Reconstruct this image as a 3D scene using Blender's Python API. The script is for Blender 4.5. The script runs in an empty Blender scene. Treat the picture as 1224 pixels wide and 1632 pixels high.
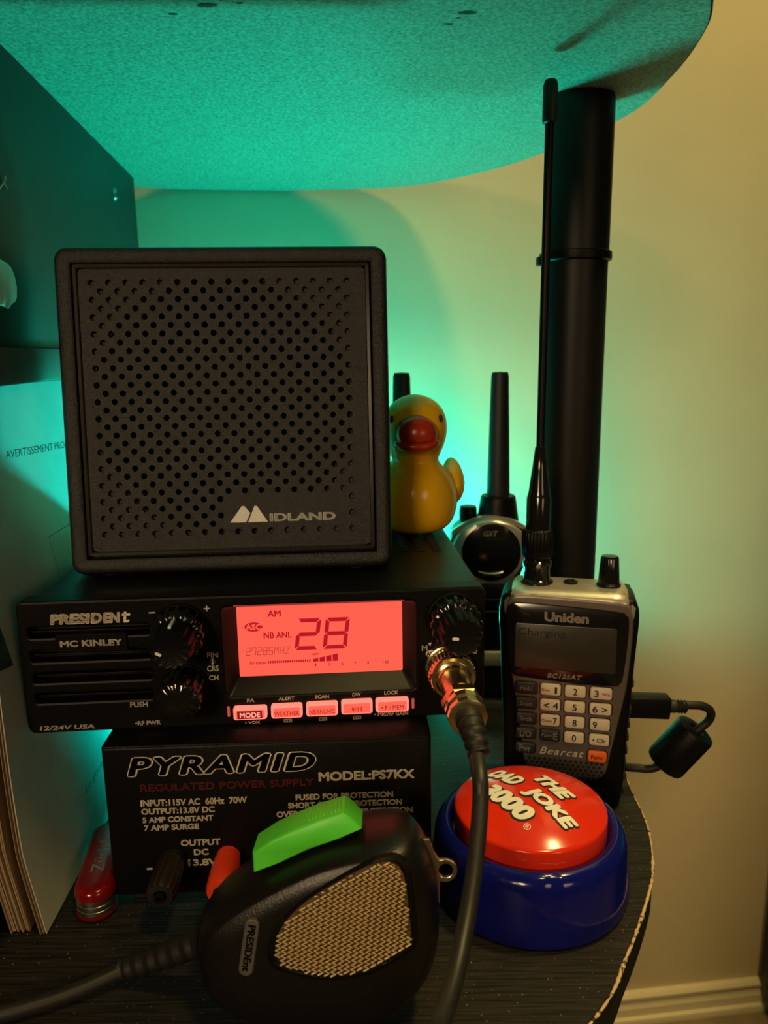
import bpy, bmesh, math, random
from mathutils import Vector, Matrix
random.seed(7)
C = bpy.context.scene.collection
sc = bpy.context.scene
# ------------------------------------------------------------------ camera, world, lights, exposure
sc.view_settings.view_transform = 'Standard'
sc.view_settings.look = 'None'
sc.view_settings.exposure = 0.0
sc.view_settings.gamma = 1.0
sc.view_settings.use_curve_mapping = False
F_PX, PITCH, ROLL = 1226.0, math.radians(11.8), 0.0142
cam = bpy.data.cameras.new('camera')
cam.sensor_fit = 'VERTICAL'; cam.sensor_height = 32.0; cam.sensor_width = 24.0
cam.lens = 32.0 * F_PX / 1632.0
cam.clip_start = 0.01; cam.clip_end = 20
camo = bpy.data.objects.new('camera', cam); C.objects.link(camo)
_f = Vector((0, math.cos(PITCH), -math.sin(PITCH)))
_r0 = Vector((1, 0, 0)); _u0 = Vector((0, math.sin(PITCH), math.cos(PITCH)))
_r = _r0*math.cos(ROLL) - _u0*math.sin(ROLL); _u = _u0*math.cos(ROLL) + _r0*math.sin(ROLL)
M = Matrix(((_r.x, _u.x, -_f.x, 0), (_r.y, _u.y, -_f.y, 0), (_r.z, _u.z, -_f.z, 0.211), (0, 0, 0, 1)))
camo.matrix_world = M
cam.dof.use_dof = True; cam.dof.focus_distance = 0.30; cam.dof.aperture_fstop = 15.0
sc.camera = camo

w = bpy.data.worlds.new('world'); sc.world = w; w.use_nodes = True
bg = w.node_tree.nodes['Background']
bg.inputs[0].default_value = (1.0, 0.78, 0.5, 1); bg.inputs[1].default_value = 0.010

def area(name, loc, target, size, power, color, spread=180):
    l = bpy.data.lights.new(name, 'AREA'); l.shape = 'DISK'; l.size = size; l.energy = power; l.color = color
    l.spread = math.radians(spread)
    o = bpy.data.objects.new(name, l); C.objects.link(o); o.location = loc
    o.rotation_euler = (Vector(target) - Vector(loc)).to_track_quat('-Z', 'Y').to_euler()
    return o
def point(name, loc, r, power, color):
    l = bpy.data.lights.new(name, 'POINT'); l.shadow_soft_size = r; l.energy = power; l.color = color
    o = bpy.data.objects.new(name, l); C.objects.link(o); o.location = loc
    return o
WARM = (1.0, 0.73, 0.26)
area('ceiling_lamp', (0.43, 0.38, 1.28), (0.25, 0.50, 0.0), 0.12, 7.8, WARM)
area('wall_fill_light', (0.34, -0.22, 1.35), (0.25, 0.50, 0.0), 0.16, 6.0, WARM)  # added unseen light to brighten the right wall and scanner top
dl = bpy.data.lights.new('desk_lamp', 'SPOT'); dl.energy = 40; dl.color = (1.0, 0.71, 0.40)
dl.spot_size = math.radians(21); dl.spot_blend = .55; dl.shadow_soft_size = 0.17
dlo = bpy.data.objects.new('desk_lamp', dl); C.objects.link(dlo); dlo.location = (-0.50, -1.15, 0.62)
dlo.rotation_euler = (Vector((-0.07, 0.27, 0.12)) - dlo.location).to_track_quat('-Z', 'Y').to_euler()
area('front_right_fill', (0.75, -1.0, 0.45), (0.0, 0.3, 0.10), 0.40, 1.6, (1.0, 0.72, 0.38))  # added soft fill for the paper and other sides facing right
for k in range(5):   # the teal light strip lying behind the stack
    point('led_strip', (-0.05 + 0.015*k, 0.560, 0.018), 0.012, 1.12, (0.0, 0.96, 0.83))

# ------------------------------------------------------------------ materials
def mat(name, col, rough=0.5, metal=0.0, noise=None, bump=0.0, bscale=400, tint=0.0, spec=0.5, coat=0.0, emit=None, estr=1.0, sss=0.0):
    m = bpy.data.materials.new(name); m.use_nodes = True
    nt = m.node_tree; b = nt.nodes['Principled BSDF']
    b.inputs['Base Color'].default_value = (*col, 1)
    b.inputs['Roughness'].default_value = rough
    b.inputs['Metallic'].default_value = metal
    b.inputs['Specular IOR Level'].default_value = spec
    b.inputs['Coat Weight'].default_value = coat
    if emit:
        b.inputs['Emission Color'].default_value = (*emit, 1); b.inputs['Emission Strength'].default_value = estr
    if sss:
        b.inputs['Subsurface Weight'].default_value = sss; b.inputs['Subsurface Radius'].default_value = (0.01, 0.006, 0.002); b.inputs['Subsurface Scale'].default_value = 0.5
    tc = nt.nodes.new('ShaderNodeTexCoord')
    n = nt.nodes.new('ShaderNodeTexNoise'); n.inputs['Scale'].default_value = bscale; n.inputs['Detail'].default_value = 3
    nt.links.new(tc.outputs['Object'], n.inputs['Vector'])
    if bump:
        bp = nt.nodes.new('ShaderNodeBump'); bp.inputs['Strength'].default_value = bump; bp.inputs['Distance'].default_value = 0.0004
        nt.links.new(n.outputs['Fac'], bp.inputs['Height']); nt.links.new(bp.outputs['Normal'], b.inputs['Normal'])
    if not emit:
        r = nt.nodes.new('ShaderNodeValToRGB')
        k = tint
        r.color_ramp.elements[0].position = 0.3; r.color_ramp.elements[1].position = 0.7
        r.color_ramp.elements[0].color = (*[c*(1-k) for c in col], 1)
        r.color_ramp.elements[1].color = (*[min(1, c*(1+k)) for c in col], 1)
        nt.links.new(n.outputs['Fac'], r.inputs['Fac']); nt.links.new(r.outputs['Color'], b.inputs['Base Color'])
    return m
BLK = mat('black_plastic', (0.0045, 0.004, 0.0037), 0.42, tint=.15, spec=.14, bump=.25, bscale=1500)
BLKT = mat('textured_black_plastic', (0.0075, 0.0062, 0.005), 0.38, tint=.35, bump=.8, bscale=2600, spec=.6)
BLKG = mat('gloss_black_plastic', (0.008, 0.008, 0.008), 0.12, tint=.1)
BLKM = mat('matte_black', (0.006, 0.006, 0.006), 0.75, tint=.2)
BLKS = mat('satin_black_paint', (0.004, 0.004, 0.0042), 0.38, tint=.2, spec=.18, bump=.3, bscale=1800)
RUB = mat('black_rubber', (0.010, 0.009, 0.0085), 0.55, tint=.2, bump=.2, bscale=900)
CORD = mat('grey_black_cord', (0.016, 0.0145, 0.0135), 0.45, tint=.2)
TUBE = mat('tube_black', (0.006, 0.005, 0.0045), 0.46, tint=.2, spec=.35, bump=.1, bscale=300)
CREAM = mat('cream_print', (0.86, 0.76, 0.60), 0.6, tint=.05)
WHITE = mat('white_print', (0.88, 0.86, 0.80), 0.5, tint=.05)
GREYP = mat('grey_print', (0.30, 0.27, 0.23), 0.6, tint=.05)
DRED = mat('dark_red_print', (0.17, 0.018, 0.018), 0.6, tint=.05)
INK = mat('dark_ink', (0.03, 0.04, 0.04), 0.7, tint=.1)
LCD = mat('lcd_backlight', (0.25, 0.02, 0.015), 0.5, emit=(1.0, 0.118, 0.076), estr=0.92)
LCDD = mat('lcd_segment', (0.10, 0.001, 0.004), 0.5, emit=(0.42, 0.0015, 0.012), estr=1.0)
LCDF = mat('lcd_small_segment', (0.10, 0.005, 0.004), 0.5, emit=(0.26, 0.010, 0.010), estr=1.0)
KEYR = mat('key_rim_lit', (0.3, 0.05, 0.04), 0.4, emit=(1.0, 0.22, 0.16), estr=1.25)
KEYF = mat('key_face_lit', (0.3, 0.03, 0.02), 0.4, emit=(0.98, 0.125, 0.080), estr=0.95)
KEYD = mat('key_window_lit', (0.1, 0.005, 0.005), 0.4, emit=(0.16, 0.004, 0.006), estr=1.0)
KEYT = mat('key_window_text_lit', (0.3, 0.1, 0.08), 0.4, emit=(0.95, 0.36, 0.27), estr=1.0)
GOLD = mat('brass_plated', (0.86, 0.66, 0.38), 0.22, metal=1.0, tint=.08)
NICK = mat('worn_nickel', (0.52, 0.44, 0.33), 0.30, metal=1.0, tint=.15, bscale=200)
MESHG = mat('gold_wire', (1.0, 0.76, 0.46), 0.32, metal=.35, tint=.1)
MESHB = mat('dark_gold_backing', (0.12, 0.060, 0.018), 0.55, metal=.2, tint=.2)
GREEN = mat('green_plastic', (0.105, 0.74, 0.050), 0.42, tint=.06, bscale=80, emit=None)
REDC = mat('red_post_plastic', (0.72, 0.045, 0.012), 0.35, tint=.06)
REDD = mat('red_dome_plastic', (0.76, 0.030, 0.008), 0.16, tint=.04, bscale=30)
BLUE = mat('blue_gloss_plastic', (0.005, 0.008, 0.16), 0.13, tint=.06, bscale=40)
DUCK = mat('duck_yellow', (0.88, 0.47, 0.008), 0.22, tint=.05, bscale=40, sss=.15)
BEAK = mat('beak_red', (0.42, 0.030, 0.006), 0.28, tint=.08, bscale=60)
SILV = mat('silver_paint', (0.17, 0.145, 0.125), 0.36, metal=.5, tint=.08, bscale=900, bump=.1)
SILVB = mat('bright_and_lit_silver', (0.62, 0.58, 0.50), 0.30, metal=.7, tint=.05)  # own silver, also carries painted-in light on scanner cap and rim highlight
KEYC = mat('cream_rubber_key', (0.62, 0.54, 0.42), 0.5, tint=.05)
KEYB = mat('black_rubber_key', (0.018, 0.016, 0.015), 0.45, tint=.1)
KEYO = mat('orange_rubber_key', (0.85, 0.13, 0.012), 0.45, tint=.05)
PINKP = mat('pink_print', (0.62, 0.20, 0.12), 0.6, tint=.05)
SCRD = mat('unlit_lcd', (0.030, 0.026, 0.020), 0.32, tint=.1)
KRED = mat('knife_red', (0.17, 0.004, 0.005), 0.16, tint=.06)
STEEL = mat('steel', (0.55, 0.53, 0.50), 0.28, metal=1.0, tint=.08)
PAPER = mat('paper', (0.54, 0.54, 0.49), 0.8, tint=.04, bump=.15, bscale=60)
PAGES = mat('tan_pages', (0.34, 0.24, 0.145), 0.85, tint=.15, bscale=40)
COVER = mat('tan_cover', (0.30, 0.19, 0.11), 0.7, tint=.25, bscale=25)
FILM = mat('dark_sleeve', (0.012, 0.012, 0.016), 0.3, tint=.1)
TAN = mat('chipboard_core', (0.58, 0.40, 0.20), 0.85, tint=.5, bscale=500, bump=.8)
WOODB = mat('black_board', (0.012, 0.0125, 0.0115), 0.5, tint=.2, bscale=90)
BASEB = mat('baseboard_paint', (0.72, 0.62, 0.42), 0.45, tint=.04, bscale=20)
FLOORM = mat('floor_brown', (0.22, 0.16, 0.09), 0.6, tint=.2, bscale=30)
STICK = mat('clear_hook_tape', (0.62, 0.72, 0.70), 0.25, tint=.15, bscale=90)

def wood_top():
    m = bpy.data.materials.new('black_woodgrain'); m.use_nodes = True; nt = m.node_tree; b = nt.nodes['Principled BSDF']
    tc = nt.nodes.new('ShaderNodeTexCoord'); mp = nt.nodes.new('ShaderNodeMapping'); mp.inputs['Scale'].default_value = (40, 900, 40); mp.inputs['Rotation'].default_value = (0, 0, 0.12)
    n = nt.nodes.new('ShaderNodeTexNoise'); n.inputs['Scale'].default_value = 1.0; n.inputs['Detail'].default_value = 5
    r = nt.nodes.new('ShaderNodeValToRGB'); r.color_ramp.elements[0].position = .35; r.color_ramp.elements[1].position = .75
    r.color_ramp.elements[0].color = (.006, .005, .0045, 1); r.color_ramp.elements[1].color = (.034, .029, .026, 1)
    nt.links.new(tc.outputs['Object'], mp.inputs['Vector']); nt.links.new(mp.outputs['Vector'], n.inputs['Vector'])
    nt.links.new(n.outputs['Fac'], r.inputs['Fac'])
    # dust specks
    v = nt.nodes.new('ShaderNodeTexNoise'); v.inputs['Scale'].default_value = 900; v.inputs['Detail'].default_value = 1
    nt.links.new(tc.outputs['Object'], v.inputs['Vector'])
    gt = nt.nodes.new('ShaderNodeMath'); gt.operation = 'GREATER_THAN'; gt.inputs[1].default_value = .74
    nt.links.new(v.outputs['Fac'], gt.inputs[0])
    mx = nt.nodes.new('ShaderNodeMixRGB'); mx.inputs['Color2'].default_value = (.25, .22, .19, 1)
    nt.links.new(gt.outputs[0], mx.inputs['Fac']); nt.links.new(r.outputs['Color'], mx.inputs['Color1'])
    nt.links.new(mx.outputs['Color'], b.inputs['Base Color'])
    bp = nt.nodes.new('ShaderNodeBump'); bp.inputs['Strength'].default_value = .5; bp.inputs['Distance'].default_value = .0003
    nt.links.new(n.outputs['Fac'], bp.inputs['Height']); nt.links.new(bp.outputs['Normal'], b.inputs['Normal'])
    b.inputs['Roughness'].default_value = .55; b.inputs['Specular IOR Level'].default_value = .22
    return m
WOODT = wood_top()
def under():
    m = bpy.data.materials.new('raw_board_underside'); m.use_nodes = True; nt = m.node_tree; b = nt.nodes['Principled BSDF']
    tc = nt.nodes.new('ShaderNodeTexCoord')
    n = nt.nodes.new('ShaderNodeTexNoise'); n.inputs['Scale'].default_value = 620; n.inputs['Detail'].default_value = 6; n.inputs['Roughness'].default_value = .75
    nt.links.new(tc.outputs['Object'], n.inputs['Vector'])
    r = nt.nodes.new('ShaderNodeValToRGB'); r.color_ramp.elements[0].position = .36; r.color_ramp.elements[1].position = .62
    r.color_ramp.elements[0].color = (.15, .125, .080, 1); r.color_ramp.elements[1].color = (.42, .41, .275, 1)
    nt.links.new(n.outputs['Fac'], r.inputs['Fac'])
    n2 = nt.nodes.new('ShaderNodeTexNoise'); n2.inputs['Scale'].default_value = 55; n2.inputs['Detail'].default_value = 4
    nt.links.new(tc.outputs['Object'], n2.inputs['Vector'])
    r2 = nt.nodes.new('ShaderNodeValToRGB'); r2.color_ramp.elements[0].position = .22; r2.color_ramp.elements[1].position = .34
    r2.color_ramp.elements[0].color = (.75, .75, .75, 1); r2.color_ramp.elements[1].color = (1, 1, 1, 1)
    nt.links.new(n2.outputs['Fac'], r2.inputs['Fac'])
    mx = nt.nodes.new('ShaderNodeMixRGB'); mx.blend_type = 'MULTIPLY'; mx.inputs['Fac'].default_value = 1
    nt.links.new(r.outputs['Color'], mx.inputs['Color1']); nt.links.new(r2.outputs['Color'], mx.inputs['Color2'])
    nt.links.new(mx.outputs['Color'], b.inputs['Base Color'])
    bp = nt.nodes.new('ShaderNodeBump'); bp.inputs['Strength'].default_value = .9; bp.inputs['Distance'].default_value = .0006
    nt.links.new(n.outputs['Fac'], bp.inputs['Height']); nt.links.new(bp.outputs['Normal'], b.inputs['Normal'])
    b.inputs['Roughness'].default_value = .65
    return m
UNDER = under()
def wallm():
    m = mat('beige_wall_paint', (0.66, 0.54, 0.33), 0.6, tint=.03, bscale=14)
    nt = m.node_tree; b = nt.nodes['Principled BSDF']
    tc = nt.nodes.new('ShaderNodeTexCoord'); n = nt.nodes.new('ShaderNodeTexNoise'); n.inputs['Scale'].default_value = 130; n.inputs['Detail'].default_value = 4
    nt.links.new(tc.outputs['Object'], n.inputs['Vector'])
    bp = nt.nodes.new('ShaderNodeBump'); bp.inputs['Strength'].default_value = .12; bp.inputs['Distance'].default_value = .002
    nt.links.new(n.outputs['Fac'], bp.inputs['Height']); nt.links.new(bp.outputs['Normal'], b.inputs['Normal'])
    return m
WALLM = wallm()
def wornm():
    m = bpy.data.materials.new('worn_edge'); m.use_nodes = True; nt = m.node_tree; b = nt.nodes['Principled BSDF']
    tc = nt.nodes.new('ShaderNodeTexCoord'); n = nt.nodes.new('ShaderNodeTexNoise'); n.inputs['Scale'].default_value = 420; n.inputs['Detail'].default_value = 4
    nt.links.new(tc.outputs['Object'], n.inputs['Vector'])
    r = nt.nodes.new('ShaderNodeValToRGB'); r.color_ramp.elements[0].position = .38; r.color_ramp.elements[1].position = .48
    r.color_ramp.elements[0].color = (.05, .035, .022, 1); r.color_ramp.elements[1].color = (.66, .47, .26, 1)
    nt.links.new(n.outputs['Fac'], r.inputs['Fac']); nt.links.new(r.outputs['Color'], b.inputs['Base Color']); b.inputs['Roughness'].default_value = .8
    return m
WORN = wornm()

# ------------------------------------------------------------------ builders (all in millimetres, scaled to metres in obj)
S = 0.001
def V(*a): return Vector(a)
def obj(name, bm, m, parent=None, ang=35, world=False):
    bmesh.ops.remove_doubles(bm, verts=bm.verts, dist=1e-5)
    bmesh.ops.recalc_face_normals(bm, faces=bm.faces)
    for v in bm.verts: v.co *= S
    me = bpy.data.meshes.new(name); bm.to_mesh(me); bm.free()
    for p in me.polygons: p.use_smooth = True
    me.set_sharp_from_angle(angle=math.radians(ang))
    if m: me.materials.append(m)
    o = bpy.data.objects.new(name, me); C.objects.link(o)
    if parent: o.parent = parent
    return o
def thing(name, label, cat, loc, yaw=0, tilt=0, group=None):
    o = bpy.data.objects.new(name, None); C.objects.link(o); o.empty_display_size = .02
    o.location = loc; o.rotation_euler = (-tilt, 0, yaw)
    o['label'] = label; o['category'] = cat
    if group: o['group'] = group
    return o
def structure(o):
    o['kind'] = 'structure'; return o
def B(): return bmesh.new()
def box(bm, x0, x1, y0, y1, z0, z1, bev=0, seg=2, mtx=None):
    r = bmesh.ops.create_cube(bm, size=1)
    vs = r['verts']
    for v in vs:
        v.co = V(x0+(x1-x0)*(v.co.x+.5), y0+(y1-y0)*(v.co.y+.5), z0+(z1-z0)*(v.co.z+.5))
    if bev:
        es = list({e for v in vs for e in v.link_edges})
        rr = bmesh.ops.bevel(bm, geom=es, offset=bev, segments=seg, profile=.5, affect='EDGES')
        vs = list({v for f in rr['faces'] for v in f.verts} | set(v for v in vs if v.is_valid))
    if mtx is not None:
        for v in vs: v.co = mtx @ v.co
    return bm
def loft(bm, loops, cap0=True, cap1=True, closed=True):
    rows = [[bm.verts.new(p) for p in L] for L in loops]
    n = len(rows[0])
    for a, b in zip(rows, rows[1:]):
        for i in range(n if closed else n-1):
            j = (i+1) % n
            bm.faces.new((a[i], a[j], b[j], b[i]))
    if cap0: bm.faces.new(rows[0][::-1])
    if cap1: bm.faces.new(rows[-1])
    return rows
def rrect(x0, x1, z0, z1, r, n=6):
    pts = []
    r = min(r, (x1-x0)/2-.01, (z1-z0)/2-.01)
    for cx, cz, a0 in ((x1-r, z1-r, 0), (x0+r, z1-r, 90), (x0+r, z0+r, 180), (x1-r, z0+r, 270)):
        for k in range(n+1):
            a = math.radians(a0+90*k/n); pts.append((cx+r*math.cos(a), cz+r*math.sin(a)))
    return pts
def rloft(bm, x0, x1, z0, z1, r, prof, n=6, cap0=True, cap1=True):
    """rounded rectangles in x-z lofted along y; prof = [(inset, y)]"""
    loops = []
    for ins, y in prof:
        loops.append([V(a, y, b) for a, b in rrect(x0+ins, x1-ins, z0+ins, z1-ins, max(r-ins, .15), n)])
    return loft(bm, loops, cap0, cap1)
def prof_box(y0, y1, b):   # chamfer-rounded depth profile from front y0 to rear y1
    return [(b, y0), (b*.3, y0+b*.3), (0, y0+b), (0, y1-b), (b*.3, y1-b*.3), (b, y1)]
def poly_prism(bm, pts, y0, y1, bev=0):
    c = V(sum(p[0] for p in pts)/len(pts), 0, sum(p[1] for p in pts)/len(pts))
    def L(y, ins):
        out = []
        for p in pts:
            d = V(p[0], 0, p[1])-c; l = d.length
            out.append(c + d*((l-ins)/l if l > ins else .1) + V(0, y, 0))
        return out
    if bev: loft(bm, [L(y0, bev), L(y0+bev*.35, bev*.3), L(y0+bev, 0), L(y1-bev, 0), L(y1-bev*.35, bev*.3), L(y1, bev)])
    else: loft(bm, [L(y0, 0), L(y1, 0)])
    return bm
def lathe(bm, prof, n=32, axis='z', center=(0, 0, 0), lobes=0, amp=0, cap0=True, cap1=True, mtx=None):
    """prof = [(r, h)] ; axis y points out of a face (h along y)"""
    loops = []
    for k, (r, h) in enumerate(prof):
        L = []
        for i in range(n):
            a = 2*math.pi*i/n
            rr = r
            if lobes and r > 1: rr = r*(1+amp*max(-1, min(1, 2.2*math.cos(lobes*a)))*.5)
            x, q = rr*math.cos(a), rr*math.sin(a)
            p = V(x, q, h) if axis == 'z' else (V(x, h, q) if axis == 'y' else V(h, x, q))
            p = p+V(*center)
            L.append(mtx @ p if mtx is not None else p)
        loops.append(L)
    loft(bm, loops, cap0, cap1)
    return bm
def spline(pts, n=12):
    P = [Vector(p) for p in pts]; out = []
    for i in range(len(P)-1):
        p0 = P[max(i-1, 0)]; p1 = P[i]; p2 = P[i+1]; p3 = P[min(i+2, len(P)-1)]
        for k in range(n):
            t = k/n
            out.append(.5*((2*p1)+(p2-p0)*t+(2*p0-5*p1+4*p2-p3)*t*t+(3*p1-p0-3*p2+p3)*t**3))
    out.append(P[-1]); return out
def tube(bm, pts, r, n=12, cap=True):
    """tube along points; r number or list"""
    P = [Vector(p) for p in pts]; loops = []
    up = None
    for i, p in enumerate(P):
        t = (P[min(i+1, len(P)-1)]-P[max(i-1, 0)]).normalized()
        if up is None:
            up = t.orthogonal().normalized()
        else:
            up = (up-t*up.dot(t)).normalized()
        s = t.cross(up)
        rr = r[i] if isinstance(r, (list, tuple)) else r
        loops.append([p+(up*math.cos(2*math.pi*k/n)+s*math.sin(2*math.pi*k/n))*rr for k in range(n)])
    loft(bm, loops, cap, cap); return bm
def stretch(bm, pts, n, flat=1):
    return bm
def closed_spline(pts, n=8):
    P = [Vector((p[0], p[1], 0)) for p in pts]; N = len(P); out = []
    for i in range(N):
        p0, p1, p2, p3 = P[i-1], P[i], P[(i+1) % N], P[(i+2) % N]
        for k in range(n):
            t = k/n
            q = .5*((2*p1)+(p2-p0)*t+(2*p0-5*p1+4*p2-p3)*t*t+(3*p1-p0-3*p2+p3)*t**3)
            out.append((q.x, q.y))
    return out
def offset_loop(pts, d):
    """inward offset of a counter-clockwise loop of 2d points"""
    n = len(pts); out = []
    for i in range(n):
        a, b = Vector(pts[i-1]), Vector(pts[(i+1) % n])
        t = (b-a).normalized(); nn = Vector((-t.y, t.x))
        q = Vector(pts[i])+nn*d; out.append((q.x, q.y))
    return out
def ellip(bm, c, r, n=28, m=18, fn=None):
    loops = []
    for j in range(m+1):
        ph = -math.pi/2+math.pi*j/m
        cp = max(math.cos(ph), .004)
        L = []
        for i in range(n):
            a = 2*math.pi*i/n
            p = V(c[0]+r[0]*cp*math.cos(a), c[1]+r[1]*cp*math.sin(a), c[2]+r[2]*math.sin(ph))
            L.append(fn(p) if fn else p)
        loops.append(L)
    loft(bm, loops); return bm
def curve_plate(outer, holes, y0, y1, bev=0.0):
    """flat plate in x-z with holes; returns bmesh (mm)"""
    cu = bpy.data.curves.new('tmp', 'CURVE'); cu.dimensions = '2D'; cu.fill_mode = 'BOTH'
    for L in [outer]+holes:
        s = cu.splines.new('POLY'); s.points.add(len(L)-1); s.use_cyclic_u = True
        for p, q in zip(s.points, L): p.co = (q[0], q[1], 0, 1)
    cu.extrude = (y1-y0)/2-bev; cu.bevel_depth = bev; cu.bevel_resolution = 1; cu.offset = -bev
    o = bpy.data.objects.new('tmp', cu); C.objects.link(o)
    dg = bpy.context.evaluated_depsgraph_get()
    me = bpy.data.meshes.new_from_object(o.evaluated_get(dg))
    bm = bmesh.new(); bm.from_mesh(me)
    ym = (y0+y1)/2
    for v in bm.verts: v.co = V(v.co.x, ym-v.co.z, v.co.y)
    bpy.data.objects.remove(o); bpy.data.meshes.remove(me); bpy.data.curves.remove(cu)
    return bm
def text_bm(s, x0, z0, x1, z1, y=0, bold=.02, shear=0.0, th=.12, space=1.0, lines=False):
    cu = bpy.data.curves.new('tmp', 'FONT'); cu.body = s; cu.size = 1; cu.shear = shear; cu.extrude = .02
    cu.space_character = space; cu.resolution_u = 4
    if lines: cu.align_x = 'CENTER'
    o = bpy.data.objects.new('tmp', cu); C.objects.link(o)
    dg = bpy.context.evaluated_depsgraph_get()
    me = bpy.data.meshes.new_from_object(o.evaluated_get(dg))
    bm = bmesh.new(); bm.from_mesh(me)
    bpy.data.objects.remove(o); bpy.data.meshes.remove(me); bpy.data.curves.remove(cu)
    if bold > .004:
        src = bm.copy(); dirs = 8 if bold > .015 else 4
        for k in range(dirs):
            a = 2*math.pi*k/dirs; t = src.copy()
            for v in t.verts: v.co.x += bold*math.cos(a)*1.15; v.co.y += bold*math.sin(a)
            add(bm, t)
        src.free()
    xs = [v.co.x for v in bm.verts]; ys = [v.co.y for v in bm.verts]
    ax, bx_, ay, by_ = min(xs), max(xs), min(ys), max(ys)
    for v in bm.verts:
        u = (v.co.x-ax)/(bx_-ax); q = (v.co.y-ay)/(by_-ay)
        v.co = V(x0+(x1-x0)*u, y-th/2-v.co.z/.02*th/2, z0+(z1-z0)*q)
    return bm
def text(s, x0, z0, x1, z1, parent, m, name='lettering', y=0, tr=None, **k):
    bm = text_bm(s, x0, z0, x1, z1, y, **k)
    if tr is not None:
        for v in bm.verts: v.co = tr(v.co)
    return obj(name, bm, m, parent, 30)
def add(bm, other):
    me = bpy.data.meshes.new('t'); other.to_mesh(me); bm.from_mesh(me); other.free(); bpy.data.meshes.remove(me); return bm
def circ(cx, cz, r, n=14):
    return [(cx+r*math.cos(2*math.pi*k/n), cz+r*math.sin(2*math.pi*k/n)) for k in range(n)]
def rotm(root):
    return Matrix.LocRotScale(root.location, root.rotation_euler, None)
def w2l(root, p):   # world metres -> local millimetres
    return (rotm(root).inverted() @ Vector(p))/S

# ------------------------------------------------------------------ the setting
WSL = .115
WY = Matrix.Rotation(math.atan(WSL), 4, 'Z')
def wallpt(s, z, off=0):   # s along the wall in metres from its foot point
    d = WY @ V(1, 0, 0); n = WY @ V(0, -1, 0)
    return V(.2, .6542, 0)+d*s+n*off+V(0, 0, z)
def wall_box(name, s0, s1, z0, z1, o0, o1, m):
    bm = B(); vs = []
    for o_ in (o0, o1):
        vs.append([bm.verts.new(wallpt(s, z, o_)/S) for s, z in ((s0, z0), (s1, z0), (s1, z1), (s0, z1))])
    a, b = vs
    bm.faces.new(a); bm.faces.new(b[::-1])
    for i in range(4): bm.faces.new((a[i], b[i], b[(i+1) % 4], a[(i+1) % 4]))
    return structure(obj(name, bm, m))
wall_box('wall_back', -1.6, 1.6, -.452, 1.6, -.05, 0, WALLM)
# baseboard profile extruded along the wall
bm = B()
prof = [(0, -.4220), (.005, -.4225), (.0075, -.4250), (.0075, -.4275), (.0055, -.4295), (.006, -.432), (.0085, -.4365), (.0090, -.4445), (.0125, -.4455), (.0135, -.448), (.0135, -.452), (0, -.452)]
loft(bm, [[wallpt(s, z, o_)/S for o_, z in prof] for s in (-1.6, 1.6)])
structure(obj('baseboard_back', bm, BASEB, ang=25))
bm = B(); box(bm, -1800, 1800, -1800, 1100, -480, -452)
structure(obj('floor', bm, FLOORM))

# ------------------------------------------------------------------ corner shelf
shelf = thing('corner_shelf', 'black round-edged two-tier shelf with thick tube post holding the radios', 'shelf', (0, 0, 0))
low = [(-.30, .17), (-.235, .115), (-.15, .10), (-.07, .113), (0, .152), (.0633, .2067), (.0844, .2355), (.1031, .2676), (.111, .2867), (.1172, .313), (.1195, .347), (.127, .385), (.131, .43), (.124, .475), (.1028, .5184), (.068, .572), (.0166, .6124), (-.06, .6200), (-.1173, .6150), (-.175, .603), (-.27, .56), (-.325, .47), (-.345, .35), (-.335, .25)]
up = [(-.30, .17), (-.235, .115), (-.15, .10), (-.06, .125), (.02, .17), (.075, .225), (.105, .272), (.1191, .3031), (.1278, .3306), (.1338, .3795), (.1318, .4408), (.1028, .5184), (.068, .572), (.0166, .6124), (-.06, .6200), (-.1173, .6150), (-.175, .603), (-.27, .56), (-.325, .47), (-.345, .35), (-.335, .25)]
def board(name, pts, z0, z1, m, mu=None):
    L = [(x*1000, y*1000) for x, y in closed_spline(pts, 8)]
    bm = B()
    rows = loft(bm, [[V(x, y, z) for x, y in offset_loop(L, ins)] for ins, z in ((.8, z0), (0, z0+.8), (0, z1-.8), (.8, z1))])
    o = obj(name, bm, m, shelf, 40)
    if mu:
        o.data.materials.append(WOODB); o.data.materials.append(mu)
        for p in o.data.polygons:
            if p.normal.z < -.9: p.material_index = 2
            elif abs(p.normal.z) < .9: p.material_index = 1
    else:
        o.data.materials.append(WOODB)
        for p in o.data.polygons:
            if p.normal.z < .9: p.material_index = 1
    return o, L
lowb, LL = board('shelf_board', low, -16, 0, WOODT)
upb, UL = board('shelf_board', up, 331, 347, WOODT, UNDER)
# chipped rim where the black laminate has worn off the lower board
bm = B(); N = len(LL); i0 = 8*4+2; pts = []; rr = []
i1 = 8*10+2
for i in range(i0, i1):
    for t in (0, .25, .5, .75):
        a, b = Vector(LL[i]), Vector(LL[i+1]); q = a.lerp(b, t)
        pts.append((q.x, q.y, -.35))
        near = 1-max(0, (i+t-i0)/(i1-i0)-.55)*1.5
        rr.append((.28+.45*random.random()**2+.28*abs(math.sin(.37*i+1.7*t)))*near)
tube(bm, pts, rr, 8)
obj('worn_rim', bm, WORN, lowb, 80)
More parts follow.
